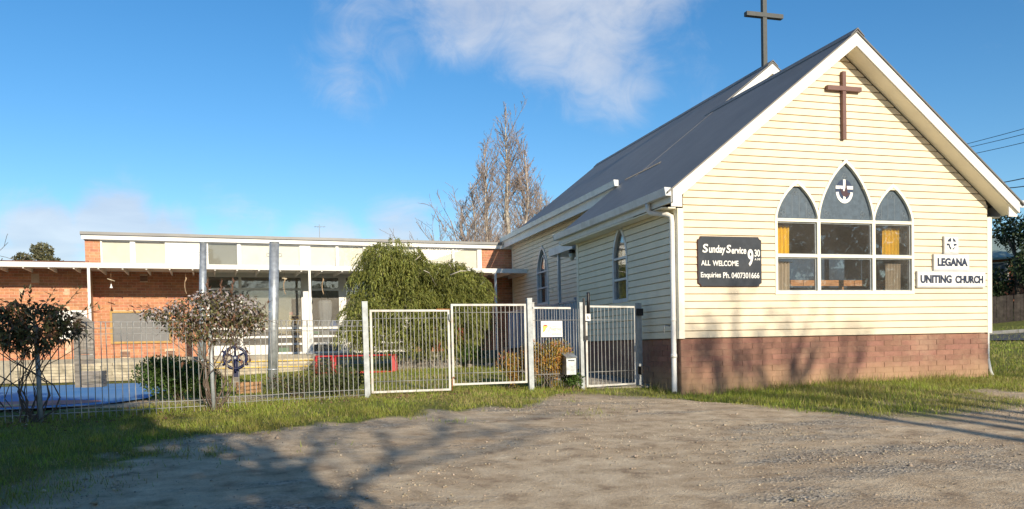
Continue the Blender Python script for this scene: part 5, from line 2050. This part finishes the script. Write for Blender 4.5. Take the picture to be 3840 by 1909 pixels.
def grow(mb, p, d, ln, r, lvl, rmin, rnd, up, kids, spread, shrink, nseg=4, tips=None):
    """one branch with its side shoots"""
    pts, rad = [Vector(p)], [r]
    dirs = [Vector(d)]
    cur, dd = Vector(p), Vector(d).normalized()
    for i in range(nseg):
        dd = (dd + Vector((random.gauss(0, rnd), random.gauss(0, rnd), random.gauss(0, rnd) + up))).normalized()
        cur = cur + dd * (ln / nseg)
        pts.append(cur.copy())
        rad.append(max(rmin, r * (1 - 0.75 * (i + 1) / nseg)))
        dirs.append(dd.copy())
    mb.tube(pts, rad, 6 if r > 0.05 else (4 if r > 0.02 else 3), cap=False)
    if tips is not None:
        tips.append(cur.copy())
    if lvl <= 0:
        return
    n = kids[lvl - 1] if hasattr(kids, '__len__') else kids
    for k in range(n):
        s = random.uniform(0.22, 1.0) * nseg
        i = min(int(s), nseg - 1)
        q = pts[i].lerp(pts[i + 1], s - i)
        ax = dirs[i + 1].cross(Vector((random.gauss(0, 1), random.gauss(0, 1), random.gauss(0, 1)))).normalized()
        nd = Matrix.Rotation(math.radians(random.uniform(spread * 0.6, spread * 1.3)), 3, ax) @ dirs[i + 1]
        grow(mb, q, nd, ln * shrink * random.uniform(0.6, 1.1) * (1.15 - 0.5 * s / nseg), max(rmin, rad[i] * 0.55), lvl - 1, rmin, rnd, up, kids, spread, shrink, nseg, tips)


def far_bare_tree():
    random.seed(21)
    t = thing('bare_tree', 'tall leafless pale-barked tree behind the hall beside the church roof', 'tree', (15.6, 55, 1.2), 'bare winter trees beyond the hall')
    trunk, tw = MB(), MB()
    c = Vector((15.6, 55, 0))
    stems = []
    for k, (dx, dy, h, lean) in enumerate(((0.0, 0, 18.0, 0), (-1.1, .3, 15.6, -0.8), (0.9, -.4, 15.2, 0.7), (-2.1, -.5, 12.8, -1.0), (2.1, .5, 12.4, 0.9), (0.2, .8, 16.6, 0.25), (-1.5, -.8, 13.8, -0.6), (3.0, 0.2, 11.4, 0.8), (-2.7, .6, 11.2, -.6), (1.4, .9, 13.8, .7))):
        b = c + Vector((dx * 0.25, dy * 0.25, 1.0))
        pts, rad = [b], [0.19 if k else 0.30]
        for i in range(1, 9):
            s = i / 8
            out = min(s * 2.2, 1.0)
            pts.append(Vector((c.x + dx * (0.25 + 0.75 * out) + lean * max(0, s - .3) * 0.9 + random.gauss(0, .10), c.y + dy * out + random.gauss(0, .1), 1.0 + (h - 1.0) * s)))
            rad.append(max(0.02, rad[0] * (1 - s) ** 0.9))
        trunk.tube(pts, rad, 7, cap=False)
        stems.append((pts, rad, h))
    def width(z):                                   # half width of the pointed crown
        return float(np.interp(z, [3, 8, 10, 11.8, 13.6, 16.3, 17.6, 18.4], [2.2, 3.3, 3.4, 3.1, 2.25, 0.95, 0.40, 0.1]))
    for pts, rad, h in stems:
        for i in range(70):
            s = 0.25 + 0.73 * random.random()
            f = s * 8
            j = min(int(f), 7)
            q = pts[j].lerp(pts[j + 1], f - j)
            an = random.uniform(0, 2 * PI)
            el = random.uniform(0.62, 1.15)
            sx = math.cos(an) * math.cos(el)
            ln = random.uniform(1.5, 3.6)
            for _ in range(6):                      # keep the shoot inside the crown
                if abs(q.x - c.x + sx * ln * 1.15) < width(q.z + ln * math.sin(el)) or ln < 0.35:
                    break
                ln *= 0.75
            d = Vector((sx, math.sin(an) * math.cos(el), math.sin(el)))
            grow(tw, q, d, ln, 0.026, 2, 0.0105, 0.12, 0.05, (3, 4), 26, 0.42, 4)
    trunk.build('trunk', 'bark_pale', t)
    o = tw.build('twigs', 'bark_twig', t)
    # lower wide tree to its left
    t = thing('bare_tree', 'low spreading leafless tree behind the hall roof, left of the tall one', 'tree', (12.2, 52, 1.2), 'bare winter trees beyond the hall')
    tw = MB()
    for k in range(20):
        a = random.uniform(0, 2 * PI)
        grow(tw, (12.9 + random.gauss(0, 1.0), 52, 2.0), (math.cos(a) * .75, math.sin(a) * .3, 1.0), random.uniform(6.2, 8.2), 0.10, 2, 0.012, 0.14, 0.03, (5, 8), 34, 0.50, 5)
    tw.build('branches', 'bark_twig', t)
    t = thing('bare_tree', 'leafless tree reaching in over the verandah at the left edge', 'tree', (-10.9, 33, 1.2), 'bare winter trees beyond the hall')
    tw = MB()
    for k in range(9):
        a = random.uniform(-0.5, 0.9)
        grow(tw, (-11.0, 33, 1.2), (math.cos(a) * .42, random.gauss(0, .3), 1.0), random.uniform(4.0, 5.2), 0.06, 2, 0.009, 0.13, 0.02, (4, 5), 40, 0.45, 5)
    tw.build('branches', 'bark_dark', t)


far_bare_tree()


def leafy_tree(name, label, base, trunk_h, lobes, n, ll, lw, m, bark, group=None, trunk_r=0.2, thr=0.35, limbs=True):
    t = thing(name, label, 'tree', base, group)
    P, N = lobe_points(lobes, n, 0.35, 1.02)
    ok = clump_mask(P, 1.1, thr, 12) | (rng.random(len(P)) < 0.25)
    P, N = P[ok], N[ok]
    leaves('crown', P, N * 0.6 + rng.normal(size=P.shape), rng.uniform(ll * .6, ll * 1.2, len(P)), rng.uniform(lw * .6, lw * 1.2, len(P)), m, t)
    mb = MB()
    b = Vector(base)
    mb.tube([b - Vector((0, 0, .2)), b + Vector((0.05, 0, trunk_h * .5)), b + Vector((0, 0.1, trunk_h))], [trunk_r, trunk_r * .8, trunk_r * .6], 8)
    if limbs:
        for l in lobes:
            e = Vector(l[:3])
            a = b + Vector((0, 0.05, trunk_h * random.uniform(.6, 1.0)))
            mb.tube([a, a.lerp(e, .5) + Vector((0, 0, .2)), e, e + Vector((random.gauss(0, l[3] * .4), 0, l[5] * .5))], [trunk_r * .45, trunk_r * .3, trunk_r * .15, 0.02], 5, cap=False)
    mb.build('trunk', bark, t)
    return t


def right_trees():
    def W(u, w, dz):
        p = rd_o + rd_d * u + rd_n * w
        return p.x, p.y, float(ground_z(p.x, p.y)) + dz
    spec = [(-3.2, 15.0, 6.3, 1.9), (-0.3, 15.5, 6.6, 2.1), (2.4, 15.0, 7.2, 2.3), (5.6, 16.0, 7.0, 2.4), (-6.2, 16, 6.2, 2.2)]
    labs = ['dark green leafy tree beside the church corner behind the paling fence', 'dark green leafy tree in the middle of the clump beyond the road',
            'tall dark green tree at the right edge beyond the road', 'dark green tree beyond the road, outermost on the right', 'dark green tree beyond the road hidden by the church']
    for (u, w, h, r), lab in zip(spec, labs):
        x, y, z = W(u, w, 0)
        lobes = []
        for k in range(11):
            a = random.uniform(0, 2 * PI)
            s = random.random()
            zz = z + 1.6 + (h - 2.0) * s
            rr = r * (0.75 * (1 - 0.65 * s))
            lobes.append((x + rr * math.cos(a), y + rr * math.sin(a), zz, r * (.55 - .25 * s), r * (.55 - .25 * s), 0.85))
        leafy_tree('leafy_tree', lab, (x, y, z), h * .5, lobes, 5200, 0.26, 0.11, 'leaf_far', 'bark_dark', 'leafy trees beyond the road', 0.16, thr=0.30)
    # feathery light-green tops
    # gum tree at the far left
    lobes = [(-14.5, 60, 8.4, .62, .6, .55), (-15.6, 60, 7.95, .55, .5, .38), (-14.05, 60, 7.75, .7, .6, .35), (-14.6, 60, 7.3, .6, .5, .3), (-16.3, 60, 7.15, .5, .5, .35), (-15.1, 60, 7.2, .45, .4, .25)]
    leafy_tree('gum_tree', 'small olive gum tree far behind the left verandah roof', (-14.6, 60, 1.2), 5.6, lobes, 3600, 0.22, 0.10, 'leaf_gum', 'bark_pale', None, 0.16, thr=0.30)


right_trees()


def shade_trees():
    """the trees behind the viewer whose shadows lie over the gravel and the church wall"""
    random.seed(5)
    lobes = [(-3.6, -6, 9.4, 2.2, 1.4, 1.8), (-6.5, -6, 9.6, 2.4, 1.5, 2.0), (-1.3, -6, 8.2, 1.8, 1.2, 1.7), (-9, -6, 9.0, 2.4, 1.5, 2.0)]
    for (x, y, z, r) in ((-1.5, -6.0, 5.2, 2.4), (0.1, -6.2, 6.0, 2.0), (1.0, -6.0, 5.2, 1.75), (-3.2, -6.2, 6.0, 2.7), (-5.6, -6.0, 5.6, 2.8), (-7.8, -6.2, 5.6, 2.8), (-2.6, -6.2, 8.3, 1.6), (0.6, -6.0, 3.6, 1.9),
                         (-5.2, -6.2, 7.6, 1.8), (1.5, -6, 4.2, 1.5), (0.0, -6, 7.4, 1.5), (-10, -6, 5, 2.6), (-1.0, -6, 3.2, 2.0), (-3.5, -6, 3.2, 2.2)):
        lobes.append((x, y, z, r, r * .7, r))
    leafy_tree('hedge_tree', 'dense dark evergreen behind the viewer that shades the gravel', (-2.5, -6, 0), 3.5, lobes, 40000, 0.34, 0.17, 'leaf_bush', 'bark_dark', None, 0.25, thr=0.05)
    K, T = 0.18, 0.365
    for (x, y, n, h, lab) in ((11.62, -10.0, 3, 11.4, 'bare multi-stemmed tree behind the viewer, nearer the camera side'), (13.05, -10.0, 3, 11.2, 'bare multi-stemmed tree behind the viewer, farther right'),
                              (18.6, -10.0, 2, 11.0, 'bare forked tree far behind the viewer on the right')):
        t = thing('bare_tree', lab, 'tree', (x, y, 0), 'bare trees behind the viewer')
        mb = MB()
        for k in range(n):
            off = (k - (n - 1) / 2)
            d = Vector((off * 0.06 + random.gauss(0, .015), random.gauss(0, .03), 1.0))
            b = Vector((x + off * 0.30, y + random.gauss(0, .1), -0.1))
            pts = [b, b + d * 3.6, b + d * 7.6 + Vector((0.08 * off, 0, 0)), b + d * 9.0 + Vector((.2 * off, 0, 0))]
            mb.tube(pts, [0.18, 0.15, 0.12, 0.09], 8, cap=False)
            for q in range(4):
                dd = Vector((random.gauss(0, .34), random.gauss(0, .2), 1.0))
                grow(mb, pts[2].lerp(pts[3], 0.45 + q / 5.5), dd, random.uniform(1.3, 2.2), 0.055, 2, 0.012, 0.12, 0.03, (4, 4), 34, 0.5, 4)
        mb.build('trunk', 'bark_dark', t)
    # crooked limbs over the middle of the forecourt, drawn up the sun's rays from where their shadows fall
    t = thing('bare_tree', 'bare crooked tree behind the viewer beside the dense evergreen', 'tree', (3.0, -8.5, 0), 'bare trees behind the viewer')
    mb = MB()

    def cast(p):
        d = p[1] + 8.5
        return Vector((p[0] + K * d, -8.5 + random.gauss(0, .15), float(ground_z(p[0], p[1])) + T * d))
    mb.tube([(2.9, -8.5, -.1), (2.95, -8.5, 2.5), cast((0.42, 4.8)), cast((0.40, 5.6))], [0.16, .13, .11, .10], 8, cap=False)
    for path, r in (([(0.40, 5.6), (0.28, 6.7), (0.20, 7.8), (0.42, 8.8), (0.30, 9.7), (0.55, 10.8)], .075), ([(0.40, 5.6), (0.55, 6.8), (0.85, 7.6), (1.15, 8.4), (1.75, 9.1), (2.1, 10.2)], .065),
                    ([(0.20, 7.8), (-0.15, 8.9), (-0.2, 9.9)], .04), ([(1.15, 8.4), (1.1, 9.4), (1.35, 10.4)], .035), ([(0.85, 7.6), (1.6, 8.0), (2.4, 8.3), (3.0, 9.0)], .04), ([(0.42, 8.8), (0.8, 9.6), (0.9, 10.6)], .03),
                    ([(1.75, 9.1), (2.5, 9.5), (3.2, 10.4)], .03)):
        pts = [cast(p) for p in path]
        mb.tube(pts, [r * (1 - .55 * i / (len(pts) - 1)) for i in range(len(pts))], 6, cap=False)
        for q in range(5):
            a = random.choice(pts[1:])
            grow(mb, a, Vector((random.gauss(0, .8), random.gauss(0, .2), random.gauss(.5, .4))), random.uniform(.5, 1.3), .022, 1, .009, .15, .02, (4,), 36, .5, 4)
    mb.build('trunk', 'bark_dark', t)

shade_trees()


def treeline():
    """the wood across the road behind the viewer, mirrored in the church windows"""
    n = 42000
    x = rng.uniform(-60, 75, n)
    y = -42 + rng.normal(0, 2.5, n)
    top = np.interp(x, [-60, -20, -10, 22, 32, 80], [5, 4.5, 2.2, 2.2, 11.5, 11.5]) + np.interp(x, [22, 32], [0.8, 3.0]) * vnoise(x, x * 0 + 3.0, 0.22, 31) + 1.5 * vnoise(x, x * 0, 0.9, 32)
    z = ground_z(x, y) + top * rng.random(n) ** 0.8
    P = np.stack([x, y, z], 1)
    V, F = leaf_arrays(P, rng.normal(size=P.shape), rng.uniform(.5, 1.1, n), rng.uniform(.3, .6, n))
    o = place('treeline', mesh_np('treeline', V, F, 'leaf_far'), (0, 0, 0))
    tag(o, 'dark wood across the road behind the viewer', kind='stuff')


treeline()


def shrub(name, label, c, rad, n, ll, lw, m, cat='shrub', extra=None, nst=14):
    g = c[2]
    t = thing(name, label, cat, c)
    lobes = []
    for k in range(9):
        a = random.uniform(0, 2 * PI)
        q = random.uniform(0.2, 0.62)
        lobes.append((c[0] + rad[0] * q * math.cos(a), c[1] + rad[1] * q * math.sin(a), g + rad[2] * random.uniform(.3, .72), rad[0] * .48, rad[1] * .5, rad[2] * .38))
    P, N = lobe_points(lobes, n, 0.35, 1.05)
    P = P[P[:, 2] > g - 0.02]
    leaves('foliage', P, rng.normal(size=P.shape) * .7 + np.array([0, 0, .5]) + (P - np.array([c[0], c[1], g])) * .8, rng.uniform(ll * .6, ll * 1.25, len(P)), rng.uniform(lw * .7, lw * 1.2, len(P)), m, t)
    if extra:
        for mm, nn, zlo in extra:
            P, N = lobe_points(lobes, nn, 0.7, 1.15, top=.7)
            P = P[P[:, 2] > g + zlo * rad[2]]
            leaves('foliage', P, rng.normal(size=P.shape) * .5 + np.array([0, 0, .9]), rng.uniform(ll * .6, ll * 1.3, len(P)), rng.uniform(lw * .7, lw * 1.2, len(P)), mm, t)
    mb = MB()
    for k in range(nst):
        l = lobes[k % len(lobes)]
        mb.tube([(c[0] + random.gauss(0, .05), c[1] + random.gauss(0, .05), g - .03), (c[0] + (l[0] - c[0]) * .5 + random.gauss(0, .04), c[1] + (l[1] - c[1]) * .5, g + (l[2] - g) * .6),
                 (l[0] + random.gauss(0, .06), l[1], l[2] + l[5] * .7)], [0.012, 0.008, 0.003], 5, cap=False)
    mb.build('stem', 'stem_brown', t)
    return t


def shrubs():
    random.seed(33)
    shrub('round_shrub', 'rounded dark green shrub behind the fence beside the blue surface', (-1.55, 14.3, 0.85), (0.72, .5, 0.66), 7500, 0.055, 0.026, 'leaf_bush')
    shrub('round_shrub', 'smaller dark green shrub growing beside the fence post under the flowering vine', (-1.12, 14.0, 0.86), (0.30, .4, 0.46), 2200, 0.055, 0.026, 'leaf_bush')
    shrub('low_shrub', 'straggly low green shrub spreading behind the fence left of the gates', (0.95, 13.75, 0.86), (0.50, .33, 0.44), 4200, 0.045, 0.020, 'leaf_bush_dull')
    shrub('low_shrub', 'thin low shrub with brownish tips around the foot of the shade pole', (0.30, 13.75, 0.86), (0.55, .4, 0.36), 2000, 0.042, 0.018, 'leaf_bush_dull', extra=(('leaf_vine_brown', 350, .3),))
    shrub('low_shrub', 'wispy shrub in front of the red climbing frame', (0.85, 14.4, 0.88), (0.50, .4, 0.52), 1500, 0.042, 0.016, 'leaf_bush_dull', extra=(('leaf_vine_brown', 300, .4),))
    shrub('orange_shrub', 'bright orange and green shrub in front of the short fence panel', (4.56, 13.74, 0.9), (0.47, .26, 0.74), 7000, 0.055, 0.014, 'leaf_orange', extra=(('leaf_red', 420, .5), ('leaf_bush', 900, .0)))
    shrub('orange_shrub', 'smaller orange shrub seen through the right leaf of the double gate', (3.98, 14.0, 0.91), (0.30, .28, 0.54), 2400, 0.055, 0.014, 'leaf_orange', extra=(('leaf_red', 250, .5),))
    shrub('leafy_plant', 'low bright green plant under the letterbox', (4.95, 13.62, 0.88), (0.22, .12, 0.22), 650, 0.05, 0.03, 'leaf_bush', 'plant', nst=6)
    shrub('low_shrub', 'green undergrowth at the right foot of the weeping tree', (4.75, 20.6, 1.28), (0.42, .3, 0.42), 1500, 0.08, 0.03, 'leaf_bush', nst=6)


shrubs()


def vine(name, label, base, lobes, nstem, n, ll, lw, mixes, shoots, cat='vine', nbig=0, big_m=None):
    t = thing(name, label, cat, base)
    mb = MB()
    b = Vector(base)
    for k in range(nstem):
        l = lobes[k % len(lobes)]
        e = Vector((l[0] + random.gauss(0, l[3] * .5), l[1] + random.gauss(0, .06), l[2] - l[5] * .2 + random.gauss(0, l[5] * .4)))
        p0 = b + Vector((random.gauss(0, .05), random.gauss(0, .03), -.03))
        pts, rad = [], []
        r0 = random.uniform(.006, .014)
        sway = Vector((random.gauss(0, .14), random.gauss(0, .04), 0))
        for i in range(8):
            s = i / 7
            q = p0.lerp(e, s)
            q.x += (-(e.x - p0.x) * 0.35 * math.sin(s * PI)) + sway.x * math.sin(s * PI * 1.6) + random.gauss(0, .018)
            q.y += sway.y * math.sin(s * PI) + random.gauss(0, .015)
            pts.append(q)
            rad.append(r0 * (1 - .6 * s))
        mb.tube(pts, rad, 5, cap=False)
    P0, _ = lobe_points(lobes, nstem * 3, 0.2, 0.9)
    for q in P0:
        q = Vector(q)
        pts = [q]
        d = Vector((random.gauss(0, .5), random.gauss(0, .2), random.gauss(-.3, .5)))
        for i in range(4):
            d = d + Vector((random.gauss(0, .4), random.gauss(0, .2), random.gauss(-.1, .4)))
            pts.append(pts[-1] + d.normalized() * 0.07)
        mb.tube(pts, [.0045, .004, .004, .003, .002], 4, cap=False)
    tips = []
    for (x, y, z, dx, dz, ln) in shoots:
        pts = [Vector((x, y, z))]
        d = Vector((dx, random.gauss(0, .1), dz)).normalized()
        for i in range(5):
            d = (d + Vector((random.gauss(0, .12), 0, random.gauss(0.0, .12)))).normalized()
            pts.append(pts[-1] + d * ln / 5)
            tips.append((pts[-1].copy(), d.copy()))
        mb.tube(pts, [.005, .0045, .004, .0035, .003, .002], 4, cap=False)
    mb.build('stem', 'stem_brown', t)
    for m, f, lo, hi in mixes:
        P, N = lobe_points(lobes, int(n * f), lo, hi)
        if m == 'leaf_vine_pale':                  # blossom sits on the sunny top
            P = P[(P[:, 2] > 2.12) | (rng.random(len(P)) < .22)]
        D = rng.normal(size=P.shape) * .75 + np.array([0, -.15, -.55])
        leaves('foliage', P, D, rng.uniform(ll * .6, ll * 1.25, len(P)), rng.uniform(lw * .7, lw * 1.25, len(P)), m, t, droop=.1)
    if nbig:
        me = MB().add([(0, 0, 0), (0.016, 0.004, 0.03), (0.0, 0, 0.085), (-0.016, 0.004, 0.03), (0, -0.003, 0.035)], [(0, 1, 4), (1, 2, 4), (2, 3, 4), (3, 0, 4)]).mesh('leaf', big_m)
        P, N = lobe_points(lobes, nbig, .9, 1.12)
        L_ = [(Vector(p), Vector(d_)) for p, d_ in zip(P, rng.normal(size=P.shape) * .6 + N * .5 + np.array([0, -.2, -.1]))]
        for q, d in tips:
            for k in range(2):
                L_.append((q, d + Vector((random.gauss(0, .6), random.gauss(0, .4), random.gauss(.1, .5)))))
        for q, d in L_[:290]:
            o = place('leaf', me, q, t, d.to_track_quat('Z', 'Y').to_euler())
            s = random.uniform(.7, 1.25)
            o.scale = (s, s, s)
    return t


def vines():
    random.seed(77)
    y = 11.72
    L1 = [(-2.95, y, 2.02, .42, .20, .24), (-3.35, y, 1.95, .45, .22, .24), (-2.62, y, 1.98, .24, .14, .16), (-3.0, y, 1.80, .34, .16, .16), (-3.75, y + .0, 1.9, .4, .2, .25), (-2.75, y, 2.2, .2, .12, .1), (-3.2, y, 2.2, .25, .15, .12)]
    sh = [(-2.7, y, 2.15, .7, .55, .42), (-2.62, y, 2.05, 1, .25, .45), (-3.0, y, 2.2, .1, 1, .25), (-2.85, y, 2.22, .35, .9, .25), (-3.3, y, 2.2, -.2, 1, .25), (-2.55, y, 1.95, .9, -.25, .3), (-2.5, y, 2.08, .8, .8, .3), (-3.1, y, 2.25, .25, .6, .22)]
    vine('dark_vine', 'dark leafy climber tangled on the fence at the left edge', (-3.02, y + .05, 0.80), L1, 17, 3800, 0.085, 0.034, (('leaf_vine', .52, .2, 1.05), ('leaf_vine_brown', .24, .5, 1.1)), sh, nbig=130, big_m='leaf_vine')
    y = 12.36
    L2 = [(-0.95, y, 2.18, .52, .22, .24), (-1.3, y, 2.08, .32, .18, .18), (-0.5, y, 2.2, .34, .2, .22), (-0.75, y, 1.95, .40, .18, .20), (-0.85, y, 2.38, .3, .15, .12), (-0.3, y, 2.05, .2, .14, .16), (-1.15, y, 1.9, .25, .15, .15), (-1.62, y, 2.16, .2, .1, .08)]
    sh = [(-1.4, y, 2.2, -1, .12, .5), (-1.5, y, 2.15, -1, -.1, .45), (-0.9, y, 2.4, -.1, 1, .2), (-0.6, y, 2.4, .3, 1, .2), (-0.75, y, 2.42, .0, 1, .18), (-.3, y, 2.2, .9, .4, .22), (-1.1, y, 1.8, -.6, -.8, .35), (-.6, y, 1.8, .3, -1, .4), (-.5, y, 1.8, .5, -.9, .3), (-.9, y, 1.8, -.1, -1, .4)]
    vine('flowering_vine', 'climber with pale lilac flowers over the fence post', (-0.86, y + .05, 0.82), L2, 15, 5200, 0.062, 0.026, (('leaf_vine', .44, .2, 1.05), ('leaf_vine_brown', .22, .4, 1.1), ('leaf_vine_pale', .34, .72, 1.14)), sh, nbig=70, big_m='leaf_vine_brown')


vines()


# ------------------------------------------------------------------ grass, stones, litter
def blades(P, h, w, lean, m, name, label):
    n = len(P)
    a = rng.uniform(0, 2 * PI, n)
    la = rng.uniform(0, 2 * PI, n)
    ll = rng.uniform(0.1, 1.0, n) * lean * h
    S = np.stack([np.cos(a), np.sin(a), np.zeros(n)], 1) * (w / 2)[:, None]
    T = np.stack([np.cos(la) * ll, np.sin(la) * ll, h], 1)
    V = np.stack([P - S, P + S, P + T], 1).reshape(-1, 3)
    F = np.arange(n * 3, dtype=np.int32).reshape(-1, 3)
    o = place(name, mesh_np(name, V, F, m), (0, 0, 0))
    tag(o, label, kind='stuff')


def scatter(x0, x1, y0, y1, n, prob):
    x = rng.uniform(x0, x1, n)
    y = rng.uniform(y0, y1, n)
    ok = rng.random(n) < prob(x, y)
    return x[ok], y[ok]


def build_grass():
    in_church = lambda x, y: ((x > XL - 0.0) & (x < XR + 0.0) & (y > YF - 0.005) & (y < 30)) | ((x > 5.25) & (x < 8.2) & (y > 13.8))
    blue = lambda x, y: (x < -1.95) & (y > 12.5)

    def dens(x, y):
        m = grass_mask(x, y)
        clump = 0.35 + 0.65 * smooth((vnoise(x, y, 3.5, 6) - .25) / .4)
        bed = smooth((1.0 - np.abs(y - 14.0)) / 0.4) * (x < 1.4) * (y > 12.6)
        return m ** 1.3 * clump * ~in_church(x, y) * ~blue(x, y) * (1 - .85 * bed)
    sets = []
    for x0, x1, y0, y1, n, hm, wm in ((-7, 6.7, 5.3, 14.2, 300000, 0.045, 0.0085), (6.1, 16, 9, 13.4, 120000, 0.060, 0.0080), (-1.9, 7, 14.2, 24.5, 60000, 0.045, 0.012), (13.4, 34, 8, 34, 110000, 0.07, 0.016),
                                      (-12, -1, 4, 8.5, 20000, .05, .008)):
        x, y = scatter(x0, x1, y0, y1, n, dens)
        z = ground_z(x, y) - 0.004
        near = np.exp(-np.abs(y - YF) / 0.12) * ((x > XL) & (x < XR))
        hh = hm * rng.gamma(5, 0.2, len(x)) * (0.55 + 0.9 * vnoise(x, y, 1.4, 7)) * (1 + 0.9 * near)
        # taller tufts where the mower misses: fence line and church base
        fl = np.interp(x, [A_[0] - 3, A_[0], B_[0], C_[0], D_[0], E_[0]], [11.25, 11.79, 12.42, 13.34, 13.55, 13.68])
        hh *= 1 + 0.8 * np.exp(-((y - fl) / 0.10) ** 2)
        hh = np.minimum(hh, 0.2)
        sets.append((np.stack([x, y, z], 1), hh, np.full(len(x), wm) * rng.uniform(.6, 1.3, len(x))))
    P = np.concatenate([s[0] for s in sets])
    H = np.concatenate([s[1] for s in sets])
    Wd = np.concatenate([s[2] for s in sets])
    dry = rng.random(len(P)) < 0.10 + 0.25 * (vnoise(P[:, 0], P[:, 1], 0.8, 15) > .62)
    blades(P[~dry], H[~dry], Wd[~dry], 0.8, 'grass_blade', 'grass', 'green turf along the fence, church base and lawn')
    blades(P[dry], H[dry], Wd[dry] * .9, 1.0, 'dry_blade', 'dry_grass', 'straw coloured dead blades among the turf')
    # long seed stems against the block base
    x = rng.uniform(XL, XR, 420)
    y = YF - rng.uniform(0.01, 0.12, 420)
    x = np.concatenate([x, np.full(60, 6.55) + rng.normal(0, .07, 60)])
    y = np.concatenate([y, rng.uniform(13.0, 13.9, 60)])
    blades(np.stack([x, y, ground_z(x, y)], 1), rng.uniform(.08, .27, 480), np.full(480, .006), .5, 'dry_blade', 'tall_grass', 'long thin grass stems against the block base')


build_grass()


def build_stones():
    n = 30000
    x = rng.uniform(-5, 13, n)
    y = rng.uniform(4.2, 13.2, n)
    cl = smooth((vnoise(x, y, .7, 21) - .42) / .22)
    ok = rng.random(n) < (0.10 + 0.9 * cl) * (1 - .8 * grass_mask(x, y)) * ((x < XL - .05) | (y < YF - .1))
    x, y = x[ok], y[ok]
    n = len(x)
    r = 0.0045 * rng.gamma(3.0, .42, n) + 0.003
    big = rng.random(n) < 0.003
    r[big] *= 2.2
    base = np.array([(1, 0, 0), (0, 1, 0), (-1, 0, 0), (0, -1, 0), (0, 0, .75), (0, 0, -.5)], float)
    a = rng.uniform(0, 2 * PI, n)
    ca, sa = np.cos(a), np.sin(a)
    B = base[None] * (1 + rng.normal(0, .28, (n, 6, 1)))
    V = np.stack([B[..., 0] * ca[:, None] - B[..., 1] * sa[:, None], B[..., 0] * sa[:, None] + B[..., 1] * ca[:, None], B[..., 2]], -1) * r[:, None, None]
    V += np.stack([x, y, ground_z(x, y) + r * .25], 1)[:, None]
    f = np.array([(0, 1, 4), (1, 2, 4), (2, 3, 4), (3, 0, 4), (1, 0, 5), (2, 1, 5), (3, 2, 5), (0, 3, 5)])
    F = (np.arange(n)[:, None, None] * 6 + f[None]).reshape(-1, 3)
    o = place('gravel', mesh_np('gravel', V.reshape(-1, 3), F, 'stone'), (0, 0, 0))
    tag(o, 'loose pale gravel stones over the parking area', kind='stuff')
    # leaf litter along the fence and shrubs
    n = 1500
    x = rng.uniform(-6, 5.2, n)
    fl = np.interp(x, [A_[0] - 3, A_[0], B_[0], C_[0], D_[0], E_[0]], [11.25, 11.79, 12.42, 13.34, 13.55, 13.68])
    y = fl + rng.normal(0.1, .45, n)
    P = np.stack([x, y, ground_z(x, y) + .02], 1)
    D = rng.normal(size=(n, 3)) * np.array([1, 1, .25])
    V, F = leaf_arrays(P, D, rng.uniform(.03, .06, n), rng.uniform(.015, .03, n))
    o = place('leaf_litter', mesh_np('leaf_litter', V, F, 'leaf_vine_brown'), (0, 0, 0))
    tag(o, 'brown fallen leaves scattered along the fence line', kind='stuff')


build_stones()
